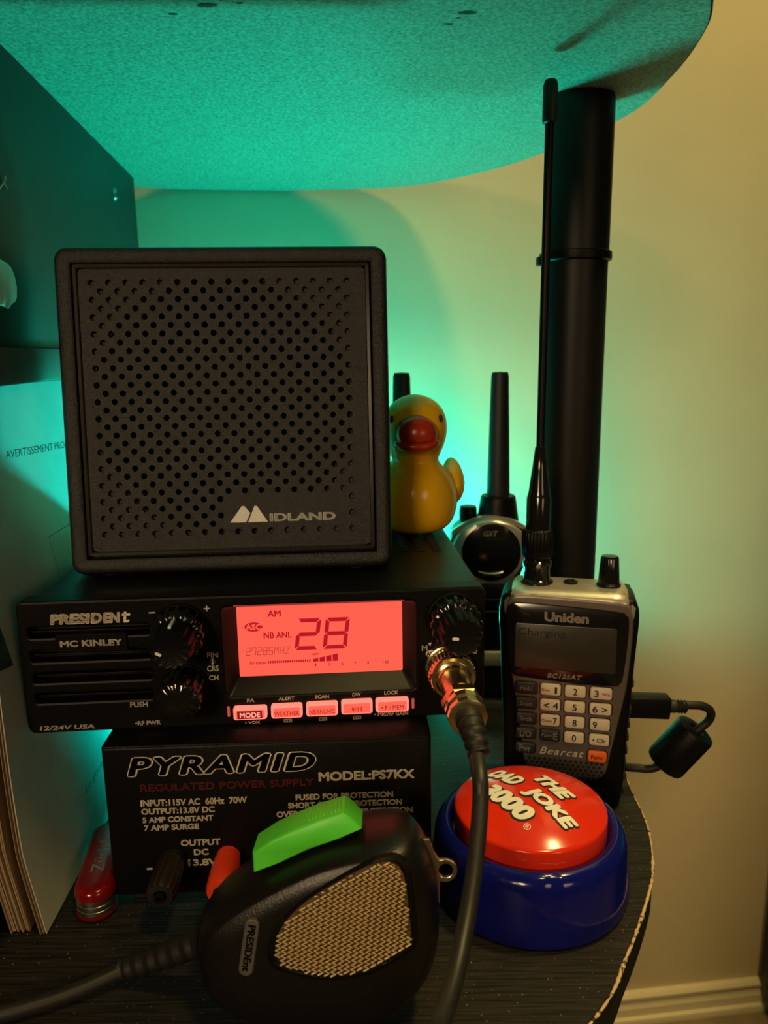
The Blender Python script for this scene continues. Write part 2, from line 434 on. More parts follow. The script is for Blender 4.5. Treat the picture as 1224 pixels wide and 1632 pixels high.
# knots / dents in the underside near the front
DENT = mat('dent_stain', (.045, .032, .022), .9, tint=.5, bscale=600)
for x, y, r in ((-.0597, .3013, 3.0), (-.0736, .3081, 1.5), (.0329, .3105, 2.7), (.0269, .3202, 1.5), (-.0480, .3000, 1.0), (.0300, .3150, 1.0)):
    bm = B(); ellip(bm, (x*1000, y*1000, 331), (r*1.25, r*.6, .25), 22, 8, lambda p: p+V(random.uniform(-.22, .22)*r*.5, random.uniform(-.2, .2)*r*.5, 0))
    obj('dark_dent', bm, DENT, upb)
bm = B(); TX, TYY = 99.3, 410.0
lathe(bm, [(15.6, 0.02), (16.3, .6), (16.3, 259), (16.6, 259.01), (16.6, 329), (16.2, 330.95)], 48, center=(TX, TYY, 0), cap0=True)
post = obj('tube_post', bm, TUBE, shelf, 30)
bm = B(); lathe(bm, [(16.6, 254), (18.0, 254.6), (18.2, 256.5), (18.0, 258.4), (16.8, 259)], 48, center=(TX, TYY, 0), cap0=False, cap1=False)
box(bm, TX-19.6, TX-16.5, TYY-3, TYY+3, 252.5, 257, .5)
obj('coupling_ring', bm, BLKS, post, 30)

# ------------------------------------------------------------------ board at upper left, papers
hb = thing('hanging_board', 'black wooden board with ledge fixed below the upper shelf, above white paper', 'board', (-.1473, .3319, .0), math.atan2(.2348, -.0224))
# local x runs into depth, local -y faces the scene (+x world)
bm = B(); box(bm, -47, 238, 0, 14, 202, 330.9, .6)
obj('panel', bm, WOODB, hb)
bm = B(); box(bm, -47, 236, -3.2, .5, 200.3, 214.2, .9)
obj('ledge', bm, mat('ledge_paint', (.085, .092, .085), .42, tint=.12, bscale=60), hb)
bm = B(); lathe(bm, [(.1, -1.5), (2.8, -1.3), (3.9, -.1), (4.1, .3)], 24, 'y', (176.5, 0, 308.5))
sc1 = obj('screw', bm, STEEL, hb)
bm = B(); box(bm, 174.3, 178.7, -1.6, -1.2, 308.1, 308.9); box(bm, 176.1, 176.9, -1.6, -1.2, 306.3, 310.7)
obj('screw_slot', bm, BLKM, sc1)
bm = B()
ellip(bm, (-27, -.3, 238.5), (16, 1.6, 9), 28, 12, lambda p: p+V(0, .25*math.sin(p.x*.9), .5*math.sin(p.x*.6)))
tape = obj('clear_tape', bm, STICK, hb)
bm = B(); tube(bm, spline([(-20, -.4, 273), (-15, -1.2, 277), (-12.5, -1.0, 279.5), (-14, -.8, 277), (-11, -.6, 275.2)], 6), .28, 6)
obj('loose_thread', bm, STICK, hb)

pap = thing('paper_booklet', 'white paper booklet standing on edge below the black board, beside the radios', 'paper', (-.1277, .2486, .0005), math.pi/2+.03)
# local x = world +y ; local y = world -x ; lean -.1
LEAN = .15
def fe(z): return (0 if z < 32 else (z-32)*.20+(z-32)**2*.0008)
bm = B(); NZ, NX = 24, 20
def sheet(bm, y_off, th, x_end, front=0, zb=0, ripple=.35):
    A = []
    for off in (0, th):
        rows = []
        for j in range(NZ+1):
            z = zb+(198.5-zb)*j/NZ; row = []
            for i in range(NX+1):
                x0 = fe(z)+front; x = x0+(x_end-x0)*i/NX
                wv = ripple*math.sin(z*.035+x*.012)*math.exp(-((x-x0)/60)**2)
                row.append(bm.verts.new(V(x, LEAN*z+y_off+off+wv, z)))
            rows.append(row)
        A.append(rows)
    a, b = A
    for j in range(NZ):
        for i in range(NX):
            bm.faces.new((a[j][i], a[j][i+1], a[j+1][i+1], a[j+1][i])); bm.faces.new((b[j][i], b[j+1][i], b[j+1][i+1], b[j][i+1]))
        bm.faces.new((a[j][0], a[j+1][0], b[j+1][0], b[j][0])); bm.faces.new((a[j][NX], b[j][NX], b[j+1][NX], a[j+1][NX]))
    for i in range(NX):
        bm.faces.new((a[0][i], b[0][i], b[0][i+1], a[0][i+1])); bm.faces.new((a[NZ][i], a[NZ][i+1], b[NZ][i+1], b[NZ][i]))
sheet(bm, 0, .25, 215)
cov = obj('front_sheet', bm, PAPER, pap, 60)
bm = B()
for k in range(5): sheet(bm, .42+k*.42, .22, 205, front=-.8*math.sin(k*1.9)+.3, zb=.3*(k % 2))
obj('inner_pages', bm, PAGES, pap, 60)
def pt(x0, z0, x1, z1, s, name, rot=0, shear=0, m=INK, bold=.0):
    bmt = text_bm(s, 0, 0, x1-x0, z1-z0, 0, bold=bold, shear=shear, th=.06)
    cr, sr = math.cos(rot), math.sin(rot)
    for v in bmt.verts:
        x, z = x0+v.co.x*cr-v.co.z*sr, z0+v.co.x*sr+v.co.z*cr
        xf = fe(z); wv = .35*math.sin(z*.035+x*.012)*math.exp(-((x-xf)/60)**2)
        v.co = V(x, LEAN*z+wv+v.co.y, z)
    return obj(name, bmt, m, pap)
pt(67, 169.3, 146, 172.6, 'AVERTISSEMENT PRODUIT', 'heading_lettering', shear=.25, bold=.004, rot=-.05)
pt(58, 20.5, 92, 24.5, 'Lo gouache', 'note_lettering', shear=.3, rot=.05, m=mat('pencil', (.16, .22, .21), .7, tint=.1))
bm = B()   # outlined rectangle printed on the sheet
def line(bm, p, q, wd=.35):
    a, b = V(*p), V(*q); d = (b-a).normalized(); n = V(-d.z, 0, d.x)*wd/2
    def f(u):
        z = u.z; x = u.x; wv = .35*math.sin(z*.035+x*.012)*math.exp(-((x-fe(z))/60)**2)
        return V(x, LEAN*z+wv-.05, z)
    K = 8
    for k in range(K):
        s, e = a.lerp(b, k/K), a.lerp(b, (k+1)/K)
        bm.faces.new([bm.verts.new(f(u)) for u in (s-n, e-n, e+n, s+n)])
line(bm, (86.5, 0, 131.5), (150, 0, 131.5)); line(bm, (86.5, 0, 131.5), (88, 0, 92)); line(bm, (88, 0, 92), (150, 0, 92))
obj('printed_frame', bm, INK, pap)
bm = B()
vs = []
for x, z in ((fe(113)+.6, 113), (26.5, 110.5), (28.3, 95), (fe(98)+.6, 97)):
    wv = .35*math.sin(z*.035+x*.012)*math.exp(-((x-fe(z))/60)**2); vs.append(bm.verts.new(V(x, LEAN*z+wv-.06, z)))
bm.faces.new(vs)
obj('printed_picture', bm, mat('dark_picture', (.05, .09, .08), .6, tint=.4, bscale=120), pap)

bk = thing('tan_book', 'worn tan paperback leaning behind the white booklet on the shelf', 'book', (-.1345, .2475, .0005), math.pi/2+.03)
bm = B(); sheet(bm, 0, .5, 190, front=2.5, ripple=.5); sheet(bm, 6.2, .5, 190, front=1.5, ripple=.5)
bkc = obj('cover', bm, COVER, bk, 60)
bm = B()
for k in range(9): sheet(bm, .75+k*.6, .45, 186, front=2.6+.9*math.sin(k*2.3), zb=.4, ripple=.5)
obj('page_block', bm, PAGES, bk, 60)
STAIN = mat('stain', (.10, .045, .025), .8, tint=.3)
for zc, h in ((50, 9), (62, 5), (80, 12), (112, 14)):
    z = zc; bm = B()
    ellip(bm, (fe(z)+2.2, LEAN*z+2.6, z), (.5, 1.1, h*.5), 10, 8)
    obj('brown_stain', bm, STAIN, bk)
fo = thing('dark_sleeve_folder', 'dark folder with thin pale plastic edge beside the tan book', 'folder', (-.1445, .236, .0005), math.pi/2+.03)
bm = B(); sheet(bm, 0, 2.2, 190, front=0, ripple=.6)
obj('sleeve', bm, FILM, fo, 60)
bm = B(); pp = []
for j in range(30):
    z = 198*j/29; x = fe(z)-.2; pp.append((x, LEAN*z-.2+.6*math.sin(z*.035+x*.012), z))
tube(bm, pp, .16, 6); obj('pale_edge', bm, mat('pale_edge', (.30, .27, .25), .4, tint=.1), fo)

# ------------------------------------------------------------------ power supply
ps = thing('power_supply', 'black metal power supply box with white lettering, underneath the radio', 'power supply', (-.1068, .2626, .0004), .04)
bm = B(); rloft(bm, 0, 123.6, 5, 68.0, 1.0, [(1.2, 0), (.4, .25), (0, 1.0), (0, 118), (.5, 119)], 4)
obj('case', bm, BLKS, ps)
bm = B(); rloft(bm, .8, 122.8, 5.4, 67.2, .6, [(.5, -.7), (0, -.4), (0, .4)], 3)
obj('front_panel', bm, BLK, ps)
for fx, fy in ((9, 9), (114, 9), (9, 108), (114, 108)):
    bm = B(); lathe(bm, [(4.5, 0), (5, .6), (5, 5.1)], 20, center=(fx, fy, 0)); obj('foot', bm, RUB, ps)
Y = -.72
# outlined title: pale outline under a dark core
def outlined(s, x0, z0, x1, z1, parent, name, y, shear):
    a = text_bm(s, x0, z0, x1, z1, y, bold=.062, shear=shear, th=.08, space=1.16)
    b = text_bm(s, x0+.38, z0+.36, x1-.38, z1-.36, y-.07, bold=.028, shear=shear, th=.08, space=1.16)
    o = obj(name, a, CREAM, parent, 30); obj('letter_core', b, BLK, o, 30)
outlined('PYRAMID', 9, 55.6, 80, 63.8, ps, 'title_lettering', Y, .22)
text('REGULATED POWER SUPPLY', 13.6, 49.4, 78.8, 52.4, ps, DRED, 'subtitle_lettering', Y, bold=.02, space=1.05)
text('MODEL:PS7KX', 80.6, 51.1, 117, 54.9, ps, CREAM, 'model_lettering', Y, bold=.03)
for s, x0, z0, x1, z1 in (('INPUT:115V AC  60Hz  70W', 13.2, 40.3, 53.2, 43.0), ('OUTPUT:13.8V DC', 13.2, 36.9, 40.8, 39.4), ('5 AMP CONSTANT', 13.4, 33.4, 40.0, 35.7), ('7 AMP SURGE', 13.7, 30.0, 34.4, 32.4),
        ('FUSED FOR PROTECTION', 71.6, 40.6, 108.8, 43.0), ('SHORT CIRCUIT PROTECTION', 68.6, 37.2, 112.2, 39.6), ('OVER TEMPERATURE PROTECTION', 64.1, 33.6, 116.3, 36.1),
        ('OUTPUT', 27.1, 22.9, 42.2, 25.6), ('DC', 31.8, 18.8, 37.4, 21.4), ('13.8V', 29.3, 14.2, 40.5, 17.1), ('-', 13.4, 13.3, 15.6, 14.0)):
    text(s, x0, z0+2.9, x1, z1+2.9, ps, CREAM, 'rating_lettering', Y, bold=.03)
def post_(cx, cz, m, name, tip):
    bm = B(); lathe(bm, [(4.6, -.7), (4.6, -3.4), (4.1, -3.8)], 28, 'y', (cx, 0, cz), cap0=False); a = obj(name, bm, m, ps)
    bm = B(); lathe(bm, [(4.1, -3.6), (5.0, -4.2), (5.3, -14), (5.2, -20), (4.6, -21.2), (2.4, -21.3), (2.2, -19.5), (.1, -19.4)], 48, 'y', (cx, 0, cz), lobes=16, amp=.06 if tip else .015)
    obj('binding_cap', bm, m, a, 40)
    bm = B(); lathe(bm, [(1.9, -19), (1.9, -22.6), (.9, -22.7), (.7, -21)], 20, 'y', (cx, 0, cz)); obj('contact_tip', bm, STEEL if tip is None else BLKS, a)
post_(23.6, 20.2, mat('dark_brown_plastic', (.012, .008, .006), .45, tint=.2), 'binding_post', True)
post_(44.9, 20.6, REDC, 'binding_post', False)

# ------------------------------------------------------------------ CB radio
ra = thing('cb_radio', 'black mobile radio with red lit display showing 28', 'radio', (-.1375, .2720, .069), .0665)
bm = B(); rloft(bm, 5.2, 175.6, .2, 52.3, 1.6, [(.6, 9), (0, 9.6), (0, 118), (.8, 119)], 4)
case = obj('case', bm, BLKS, ra)
bm = B()
for k in range(6): box(bm, 128+k*7.2, 131.5+k*7.2, 58, 98, 52.35, 52.75, .15)
obj('vent_slat', bm, BLKM, case)
# faceplate with display window, vent slots
win = rrect(75.6, 149.6, 11.8, 48.4, 2.2, 4)
slots = [rrect(4, 48.2, 38.6, 42.6, .8, 3), rrect(4, 48, 29.0, 33.2, .8, 3), rrect(4, 48, 20.6, 24.6, .8, 3), rrect(4, 47.5, 12.4, 16.2, .8, 3)]
outer = [(0.6, 52.4)] and rrect(0.2, 176.6, 0, 52.8, 2.6, 6)
bm = curve_plate(outer, [win]+slots, 0, 9.2, .9)
face = obj('faceplate', bm, BLK, ra, 12)
bm = B(); box(bm, 3, 50, 6, 9, 11, 44); obj('slot_backing', bm, BLKM, face)
bm = B()
for z in (40.2, 31, 22.6, 14.2): box(bm, 3.6, 48.4, 2.4, 5, z-.4, z+.4, .15)
obj('slot_rib', bm, BLK, face)
# display bezel (funnel) and display
bm = B()
o1 = [V(a, .25, b) for a, b in rrect(75.6, 149.6, 11.8, 48.4, 2.2, 4)]
o2 = [V(a, 1.2, b) for a, b in rrect(76.4, 148.8, 12.6, 47.8, 2.0, 4)]
o3 = [V(a, 6.2, b) for a, b in rrect(80.6, 144.6, 17.6, 46.6, .4, 4)]
loft(bm, [o1, o2, o3], False, False); obj('display_bezel', bm, mat('bezel_plastic', (.008, .007, .007), .33, tint=.1), ra, 30)
SY = 6.0
bm = B(); box(bm, 79.5, 145.5, SY, SY+1.5, 16.8, 47.4); disp = obj('display', bm, LCD, ra)

# measured on the faceplate plane; the display sits 6 mm deeper
def dx(x): return x+.45*(1-(x-81.6)/61.2)*0-.3
def dz(z): return z-1.6
def seg_quad(bm, pts, y):
    a = [bm.verts.new(V(x, y, z)) for x, z in pts]; b = [bm.verts.new(V(x, y+.12, z)) for x, z in pts]
    bm.faces.new(a); bm.faces.new(b[::-1])
    for i in range(len(a)): bm.faces.new((a[i], b[i], b[(i+1) % len(a)], a[(i+1) % len(a)]))
def digit(bm, segs, x0, z0, wd, ht, t, sh, y):
    g = t*.12
    def P(u, v): return (x0+u+sh*v, z0+v)
    h2 = ht/2
    D = {'a': [(g+t*.2, ht), (wd-g-t*.2, ht), (wd-g-t*.9, ht-t), (g+t*.9, ht-t)], 'd': [(g+t*.9, t), (wd-g-t*.9, t), (wd-g-t*.2, 0), (g+t*.2, 0)],
         'g': [(g+t*.9, h2+t/2), (wd-g-t*.9, h2+t/2), (wd-t*.5, h2), (wd-g-t*.9, h2-t/2), (g+t*.9, h2-t/2), (t*.5, h2)],
         'b': [(wd, ht-t*.35), (wd, h2+t*.4), (wd-t*.45, h2+g), (wd-t, h2+t*.55), (wd-t, ht-t-g)], 'c': [(wd-t*.45, h2-g), (wd, h2-t*.4), (wd, t*.35), (wd-t, t+g), (wd-t, h2-t*.55)],
         'f': [(0, h2+t*.4), (0, ht-t*.35), (t, ht-t-g), (t, h2+t*.55), (t*.45, h2+g)], 'e': [(0, h2-t*.4), (t*.45, h2-g), (t, h2-t*.55), (t, t+g), (0, t*.35)]}
    for s in segs: seg_quad(bm, [P(*p) for p in D[s]], y)
bm = B()
digit(bm, 'abged', 102.2, 27.6, 9.2, 12.9, 1.55, .13, SY-.2); obj('digit', bm, LCDD, disp)
bm = B()
digit(bm, 'abcdefg', 113.2, 27.6, 9.4, 12.9, 1.55, .13, SY-.2); obj('digit', bm, LCDD, disp)
text('AM', 92.3, 41.7, 97.5, 44.3, disp, LCDD, 'mode_lettering', SY-.05, bold=.02)
text('NB ANL', 90.5, 32.9, 101.3, 35.4, disp, LCDD, 'mode_lettering', SY-.05, bold=.02)
bm = B(); ellip(bm, (86.7, SY, 37.8), (3.5, .12, 1.9), 28, 10); lo = obj('display_badge', bm, LCDD, disp)
text('ASC', 83.6, 36.6, 89.9, 39.0, lo, LCD, 'badge_lettering', SY-.1, bold=.03)
def strokes(bm, paths, x, z, wd, ht, t, y, sh=.1):
    for p in paths:
        for (a, b), (c, d) in zip(p, p[1:]):
            A = V(x+a*wd+sh*b*ht, y, z+b*ht); Bq = V(x+c*wd+sh*d*ht, y, z+d*ht)
            dd = (Bq-A).normalized()*t*.5; n = V(-dd.z, 0, dd.x)
            A -= dd*.6; Bq += dd*.6
            seg_quad(bm, [(q.x, q.z) for q in (A-n, Bq-n, Bq+n, A+n)], y)
GL = {'2': [[(0, 1), (1, 1), (1, .5), (0, .5), (0, 0), (1, 0)]], '7': [[(0, .55), (0, 1), (1, 1), (1, 0)]], '8': [[(0, 0), (0, 1), (1, 1), (1, 0), (0, 0)], [(0, .5), (1, .5)]],
      '5': [[(1, 1), (0, 1), (0, .5), (1, .5), (1, 0), (0, 0)]], 'M': [[(0, 0), (0, 1), (.5, .55), (1, 1), (1, 0)]], 'H': [[(0, 0), (0, 1)], [(1, 0), (1, 1)], [(0, .5), (1, .5)]], 'Z': [[(0, 1), (1, 1), (0, 0), (1, 0)]]}
bm = B(); xx = 83.4
for ch in '27285MHZ':
    strokes(bm, GL[ch], xx, 26.2, 1.45, 3.0, .16, SY-.15); xx += 2.18
obj('frequency_digits', bm, LCDF, disp)
text('RF GAIN', 84.7, 22.3, 90.9, 23.4, disp, LCDF, 'gauge_lettering', SY-.05, bold=.01)
bm = B()
for k in range(20): box(bm, 91.6+k*.85, 92.15+k*.85, SY-.15, SY, 22.6, 23.5)
obj('gain_bar', bm, LCDD, disp)
bm = B()
for k in range(4):
    x = 109.3+k*2.6; seg_quad(bm, [(x, 22.5), (x+2.1, 22.5), (x+2.1, 24.0+k*.52), (x, 23.6+k*.52)], SY-.15)
obj('signal_bar', bm, LCDD, disp)
for s, x in (('1', 110), ('3', 115.3), ('5', 120.4), ('7', 125.5), ('9', 130.6), ('+30', 136.5)):
    text(s, x, 20.6, x+(.5 if s == '1' else .8 if len(s) == 1 else 2.8), 21.7, disp, LCDF, 'gauge_lettering', SY-.05, bold=.005)
text('SRF', 109.2, 25.2, 111.6, 26.1, disp, LCDF, 'gauge_lettering', SY-.05, bold=.005)
# brand marks
def president(parent, x0, z0, x1, z1, y, m, mb, name):
    wd = x1-x0; hz = z1-z0; o = text('PRESI', x0, z0, x0+wd*.5, z1, parent, m, name, y, bold=.055, shear=.12)
    b = B(); add(b, text_bm('D', x0+wd*.50, z0, x0+wd*.645, z1, y, bold=.055, shear=.12)); add(b, text_bm('EN', x0+wd*.655, z0, x0+wd*.87, z1*1.0, y, bold=.055, shear=.12)); q = lambda u, v: (x0+wd*.885+u+v*.12, z0+v)
    for pts in ([q(.55, .0), q(2.5, 0), q(2.8, .95), q(1.5, .95), q(1.5, hz), q(.55, hz)], [q(-.1, hz*.62), q(2.9, hz*.62), q(2.9, hz*.84), q(-.1, hz*.84)]): seg_quad(b, pts, y-.06)
    obj(name, b, m, parent, 30)
    b = B(); hgt = z1-z0
    for k in range(3): box(b, x0-.2, x0+wd*.5, y-.17, y-.1, z0+hgt*(.14+.15*k), z0+hgt*(.14+.15*k)+.09)
    obj('engraved_line', b, mb, o)
    b = B(); cx, cz = x0+wd*.567, (z0+z1)/2; st = []
    for k in range(10):
        a = math.pi/2+k*math.pi/5; r = hgt*.30 if k % 2 == 0 else hgt*.12; st.append((cx+r*math.cos(a), cz+r*math.sin(a)))
    vs1 = [b.verts.new(V(x, y-.2, z)) for x, z in st]; c0 = b.verts.new(V(cx, y-.2, cz))
    for k in range(10): b.faces.new((c0, vs1[k], vs1[(k+1) % 10]))
    b2 = obj('star_mark', b, mb, o)
president(ra, 12.4, 43.7, 42.0, 47.9, -.02, CREAM, BLKT, 'brand_lettering')
bm = B(); rloft(bm, 13.7, 40.2, 32.6, 39.8, .8, [(.4, -.6), (0, -.3), (0, 6)], 3); pl = obj('name_badge', bm, BLK, ra)
text('MC KINLEY', 15.4, 35.0, 38.2, 37.5, pl, CREAM, 'badge_lettering', -.6, bold=.03)
text('12/24V USA', 4.3, 1.3, 24.8, 3.1, ra, CREAM, 'voltage_lettering', -.0, bold=.02, shear=.15)
FL = [('-', 48.7, 46.9, 51.0, 47.4), ('+', 69.2, 46.9, 71.4, 49.1), ('FIN', 69.3, 28.3, 73.4, 30.4), ('CRS', 69.0, 22.7, 73.4, 25.0), ('CH', 69.5, 19.1, 73.1, 21.1), ('PUSH', 39, 9.3, 45.6, 11.4), ('•RF PWR', 40.3, 1.7, 50.0, 3.4),
      ('PA', 83.5, 9.3, 86.3, 10.8), ('ALERT', 95.6, 9.5, 101.8, 10.9), ('SCAN', 109.8, 9.6, 115.2, 11.0), ('DW', 124.4, 9.9, 127.6, 11.3), ('LOCK', 136.9, 10.0, 142.4, 11.5), ('• VOX', 82.3, -.1+.3, 88, 1.3), ('• MIC/RF GAIN', 132.9, 1.0, 146.2, 2.5),
      ('M', 151.8, 27.6, 154.0, 29.9), ('VOL', 158.2, 25.3, 163, 27.4), ('SQ', 169.8, 25.5, 173.6, 27.5)]
for s, x0, z0, x1, z1 in FL: text(s, x0, z0, x1, z1, ra, CREAM, 'control_lettering', 0, bold=.015)
bm = B(); lathe(bm, [(1.0, -.1), (1.0, 0), (.65, 0), (.65, -.1)], 20, 'y', (71.2, 0, 26.7), cap0=False, cap1=False); box(bm, 70.95, 71.45, -.1, 0, 25.4, 28.1); obj('control_symbol', bm, CREAM, ra)
bm = B(); ellip(bm, (155.6, 0, 26.3), (2.3, .12, 1.5), 28, 8); bo = obj('oval_badge', bm, CREAM, ra)
text('ASC', 153.6, 25.4, 157.6, 27.2, bo, BLK, 'badge_lettering', -.1, bold=.02)
bm = B(); seg_quad(bm, [(154.2, 30.7), (155.6, 31.0), (155.1, 29.5)], -.12); obj('arrow_mark', bm, CREAM, ra)
# memory marks under the keys
for s, x in (('M1', 98.9), ('M2', 112.6), ('M3', 126)):
    bm = B(); box(bm, x-1.6, x+1.6, -.12, 0, .15, 1.55); k = obj('memory_mark', bm, GREYP, ra); text(s, x-1.25, .4, x+1.25, 1.35, k, BLK, 'mark_lettering', -.12, bold=.01)
# lit keys
for s, x0, x1, z0, z1 in (('MODE', 78.2, 91.1, 2.0, 8.4), ('WEATHER', 92.7, 104.8, 2.0, 8.7), ('NB/ANL/HIC', 106.3, 118.6, 2.2, 8.9), ('9/19', 119.9, 132.1, 2.4, 9.2), ('• F / MEM', 133.4, 146.4, 2.6, 9.3)):
    d = 4.2
    zz0, zz1 = z0+.9, z1-.3
    bm = B(); rloft(bm, x0, x1, zz0, zz1, 1.0, [(.7, -2.6), (.25, -2.4), (0, -1.7), (0, 1.5)], 4); kb = obj('push_button', bm, KEYR, ra)
    bm = B(); rloft(bm, x0+.95, x1-.95, zz0+.75, zz1-.9, .5, [(.15, -2.75), (0, -2.66), (0, -2.3)], 3); obj('button_face', bm, KEYF, kb)
    wt = {'MODE': 7.8, 'WEATHER': 9.6, 'NB/ANL/HIC': 9.9, '9/19': 4.2, '• F / MEM': 8.6}[s]; cx = (x0+x1)/2
    if s == 'MODE':
        bm = B(); box(bm, x0+1.6, x1-1.8, -2.86, -2.7, zz0+.8, zz0+4.0); obj('button_window', bm, KEYD, kb)
        text(s, cx-wt/2, zz0+1.3, cx+wt/2, zz0+3.4, kb, KEYT, 'button_lettering', -2.85, bold=.02)
    else:
        text(s, cx-wt/2, zz0+1.3, cx+wt/2, zz0+3.2, kb, LCDF, 'button_lettering', -2.75, bold=.0)
for x in (76.2, 148.2):
    bm = B(); rloft(bm, x-.5, x+.5, 3.6, 8, .4, [(.2, -.5), (0, -.2), (0, 1)], 3); obj('lit_guide', bm, mat('guide_lit', (.2, .03, .02), .4, emit=(.8, .12, .08), estr=.5), ra)
# knobs
def knob(cx, cz, rb, ro, lo_, ri, li, marks):
    bm = B(); lathe(bm, [(rb+.6, .2), (rb+.6, -.5), (rb+.2, -1.1), (ro+.3, -1.2), (ro-1, -.5)], 48, 'y', (cx, 0, cz), cap0=False); k = obj('control_knob', bm, BLK, ra)
    bm = B(); lathe(bm, [(ro-.8, -.9), (ro, -1.5), (ro, -lo_+.8), (ro-.7, -lo_), (1, -lo_)], 96, 'y', (cx, 0, cz), lobes=16, amp=.075); kr = obj('outer_ring', bm, BLKG, k, 50)
    if ri:
        bm = B(); lathe(bm, [(ri+.2, -lo_+.2), (ri+.3, -lo_-1), (ri+.05, -li+1.2), (ri-.7, -li), (ri-1.6, -li+.25), (.2, -li+.45)], 96, 'y', (cx, 0, cz), lobes=14, amp=.08); obj('inner_dial', bm, BLKS, k, 50)
    for (mx, mz, ang, ln, my) in marks:
        bm = B(); rloft(bm, -ln/2, ln/2, -.55, .55, .5, [(.15, -.25), (0, -.1), (0, .3)], 4)
        R = Matrix.Translation(V(mx, my, mz)) @ Matrix.Rotation(-ang, 4, 'Y')
        for v in bm.verts: v.co = R @ v.co
        obj('pointer_mark', bm, WHITE, k)
knob(60.2, 40.3, 9.7, 9.4, 10, 7.4, 21.5, [(56.2, 38.9, math.radians(-28), 2.4, -21.5)])
bm = B(); box(bm, 59.6, 60.8, -19.2, -10.8, 47.0, 48.25, .2); obj('pointer_mark', bm, WHITE, bpy.data.objects['control_knob'])
knob(60.2, 17.4, 8.4, 8.1, 16, 0, 0, [])
knob(164.2, 40.6, 10.2, 9.6, 9, 7.4, 21, [(161.7, 40.0, math.radians(-6), 2.6, -20.7)])
# microphone socket on the radio
bm = B(); lathe(bm, [(9.0, .2), (9.0, -1.2), (8.4, -1.6), (6.6, -1.6), (6.6, .3)], 40, 'y', (162, 0, 20.8), cap0=False, cap1=False); obj('microphone_socket', bm, GOLD, ra)

# ------------------------------------------------------------------ speaker
sp = thing('loudspeaker', 'square black perforated loudspeaker standing on top of the radio', 'speaker', (-.1285, .303, .1225), .0625, .11)
W_, H_ = 132.2, 131.6
bm = B(); rloft(bm, .6, W_-.6, .6, H_-.6, 5, [(0, 6), (0, 40), (1.2, 49), (4, 51)], 8); obj('housing', bm, BLKS, sp)
bm = B()
rloft(bm, 0, W_, 0, H_, 5.5, [(0, 9), (0, 3.2), (.5, 1.3), (1.6, .35), (3.2, 0), (6.0, .25), (6.6, .8), (6.8, 5)], 8, False, False)
obj('front_frame', bm, BLKT, sp, 40)
bm = B(); rloft(bm, 5.5, 126.8, 6.0, 126.6, 3.2, [(1.9, 5), (1.9, .7), (2.1, .3), (3.3, .1), (3.6, .5), (3.6, 2)], 8, False, False)
obj('gloss_trim', bm, mat('gloss_trim_plastic', (.030, .025, .020), .2, tint=.1), sp, 25)
holes = []
px0, pitch = 14.3, 6.76
for r in range(31):
    z = 117.6-r*3.365
    n = 16 if r % 2 == 0 else 15
    for k in range(n):
        x = px0+(3.38 if r % 2 else 0)+k*pitch
        if 26 <= r <= 29 and x > 62.5 and x < 112.5: continue
        holes.append(circ(x, z, 1.18, 10))
bm = curve_plate(rrect(8.9, 123.5, 9.5, 123.2, 2.6, 5), holes, 1.2, 2.4, .22)
gr = obj('grille', bm, BLKT, sp, 12)
bm = curve_plate(rrect(8, 124.2, 9, 124, 2, 3), [circ(65, 67.5, 53.5, 64)], 3.2, 4.4); obj('grille_backing', bm, BLKT, gr, 40)
bm = B(); lathe(bm, [(54, 4.2), (50, 5), (47, 7.5), (16, 20), (14, 17), (9, 13.6), (.2, 12.4)], 48, 'y', (65, 0, 67.5), cap0=False); obj('speaker_cone', bm, BLKM, sp)
# maker's mark: twin peak and wide capitals
bm = B()
for pts in ([(65.2, 20.3), (70.2, 27.0), (71.3, 27.0), (73.6, 24.1), (71.8, 20.3)], [(72.6, 20.3), (74.1, 23.9), (75.4, 27.0), (76.4, 27.0), (80.7, 20.3)]): seg_quad(bm, pts, 1.1)
for v in bm.verts: v.co.y -= 0
obj('peak_mark', bm, WHITE, gr)
text('IDLAND', 81.5, 20.4, 108.8, 23.7, gr, WHITE, 'maker_lettering', 1.18, bold=.035)
for fx in (14, 117):
    for fy in (9, 42):
        bm = B(); lathe(bm, [(4, -4.8 if fy > 20 else -.9), (4.3, -.4), (4.3, .8)], 20, center=(fx, fy, 0)); obj('rubber_foot', bm, RUB, sp)

# ------------------------------------------------------------------ hand microphone with its lead
MICB = mat('mic_plastic', (.007, .006, .0055), .32, tint=.2, spec=.36, bump=.22, bscale=1500)
mi = thing('hand_microphone', 'black hand microphone with gold mesh and green talk bar, leaning in front', 'microphone', (-.021, .2155, 0), 0, .12)
out = [(-40.0, 32.5), (-40.8, 23), (-38.4, 12.5), (-29.5, 4.6), (-16, 1.4), (-3, .6), (16, 1.6), (28.5, 8.5), (35, 18), (37, 30), (36.2, 46), (32.2, 57.5), (26.3, 62.3), (13.5, 61.7), (-3.5, 57.0), (-22.5, 47.6), (-34.5, 39.5)]
ml = closed_spline(out, 6)
cx, cz = -1.0, 33.0
bm = B(); loops = []
for s, y in ((.70, 17.5), (.86, 15.8), (.95, 12), (.99, 6), (1, 0), (.992, -5), (.965, -9.5), (.925, -13), (.885, -15.3), (.85, -16.3), (.6, -16.9), (.3, -17.1)):
    loops.append([V(cx+(x-cx)*s, y, cz+(z-cz)*s) for x, z in ml])
loft(bm, loops); mb = obj('body', bm, MICB, mi, 60)
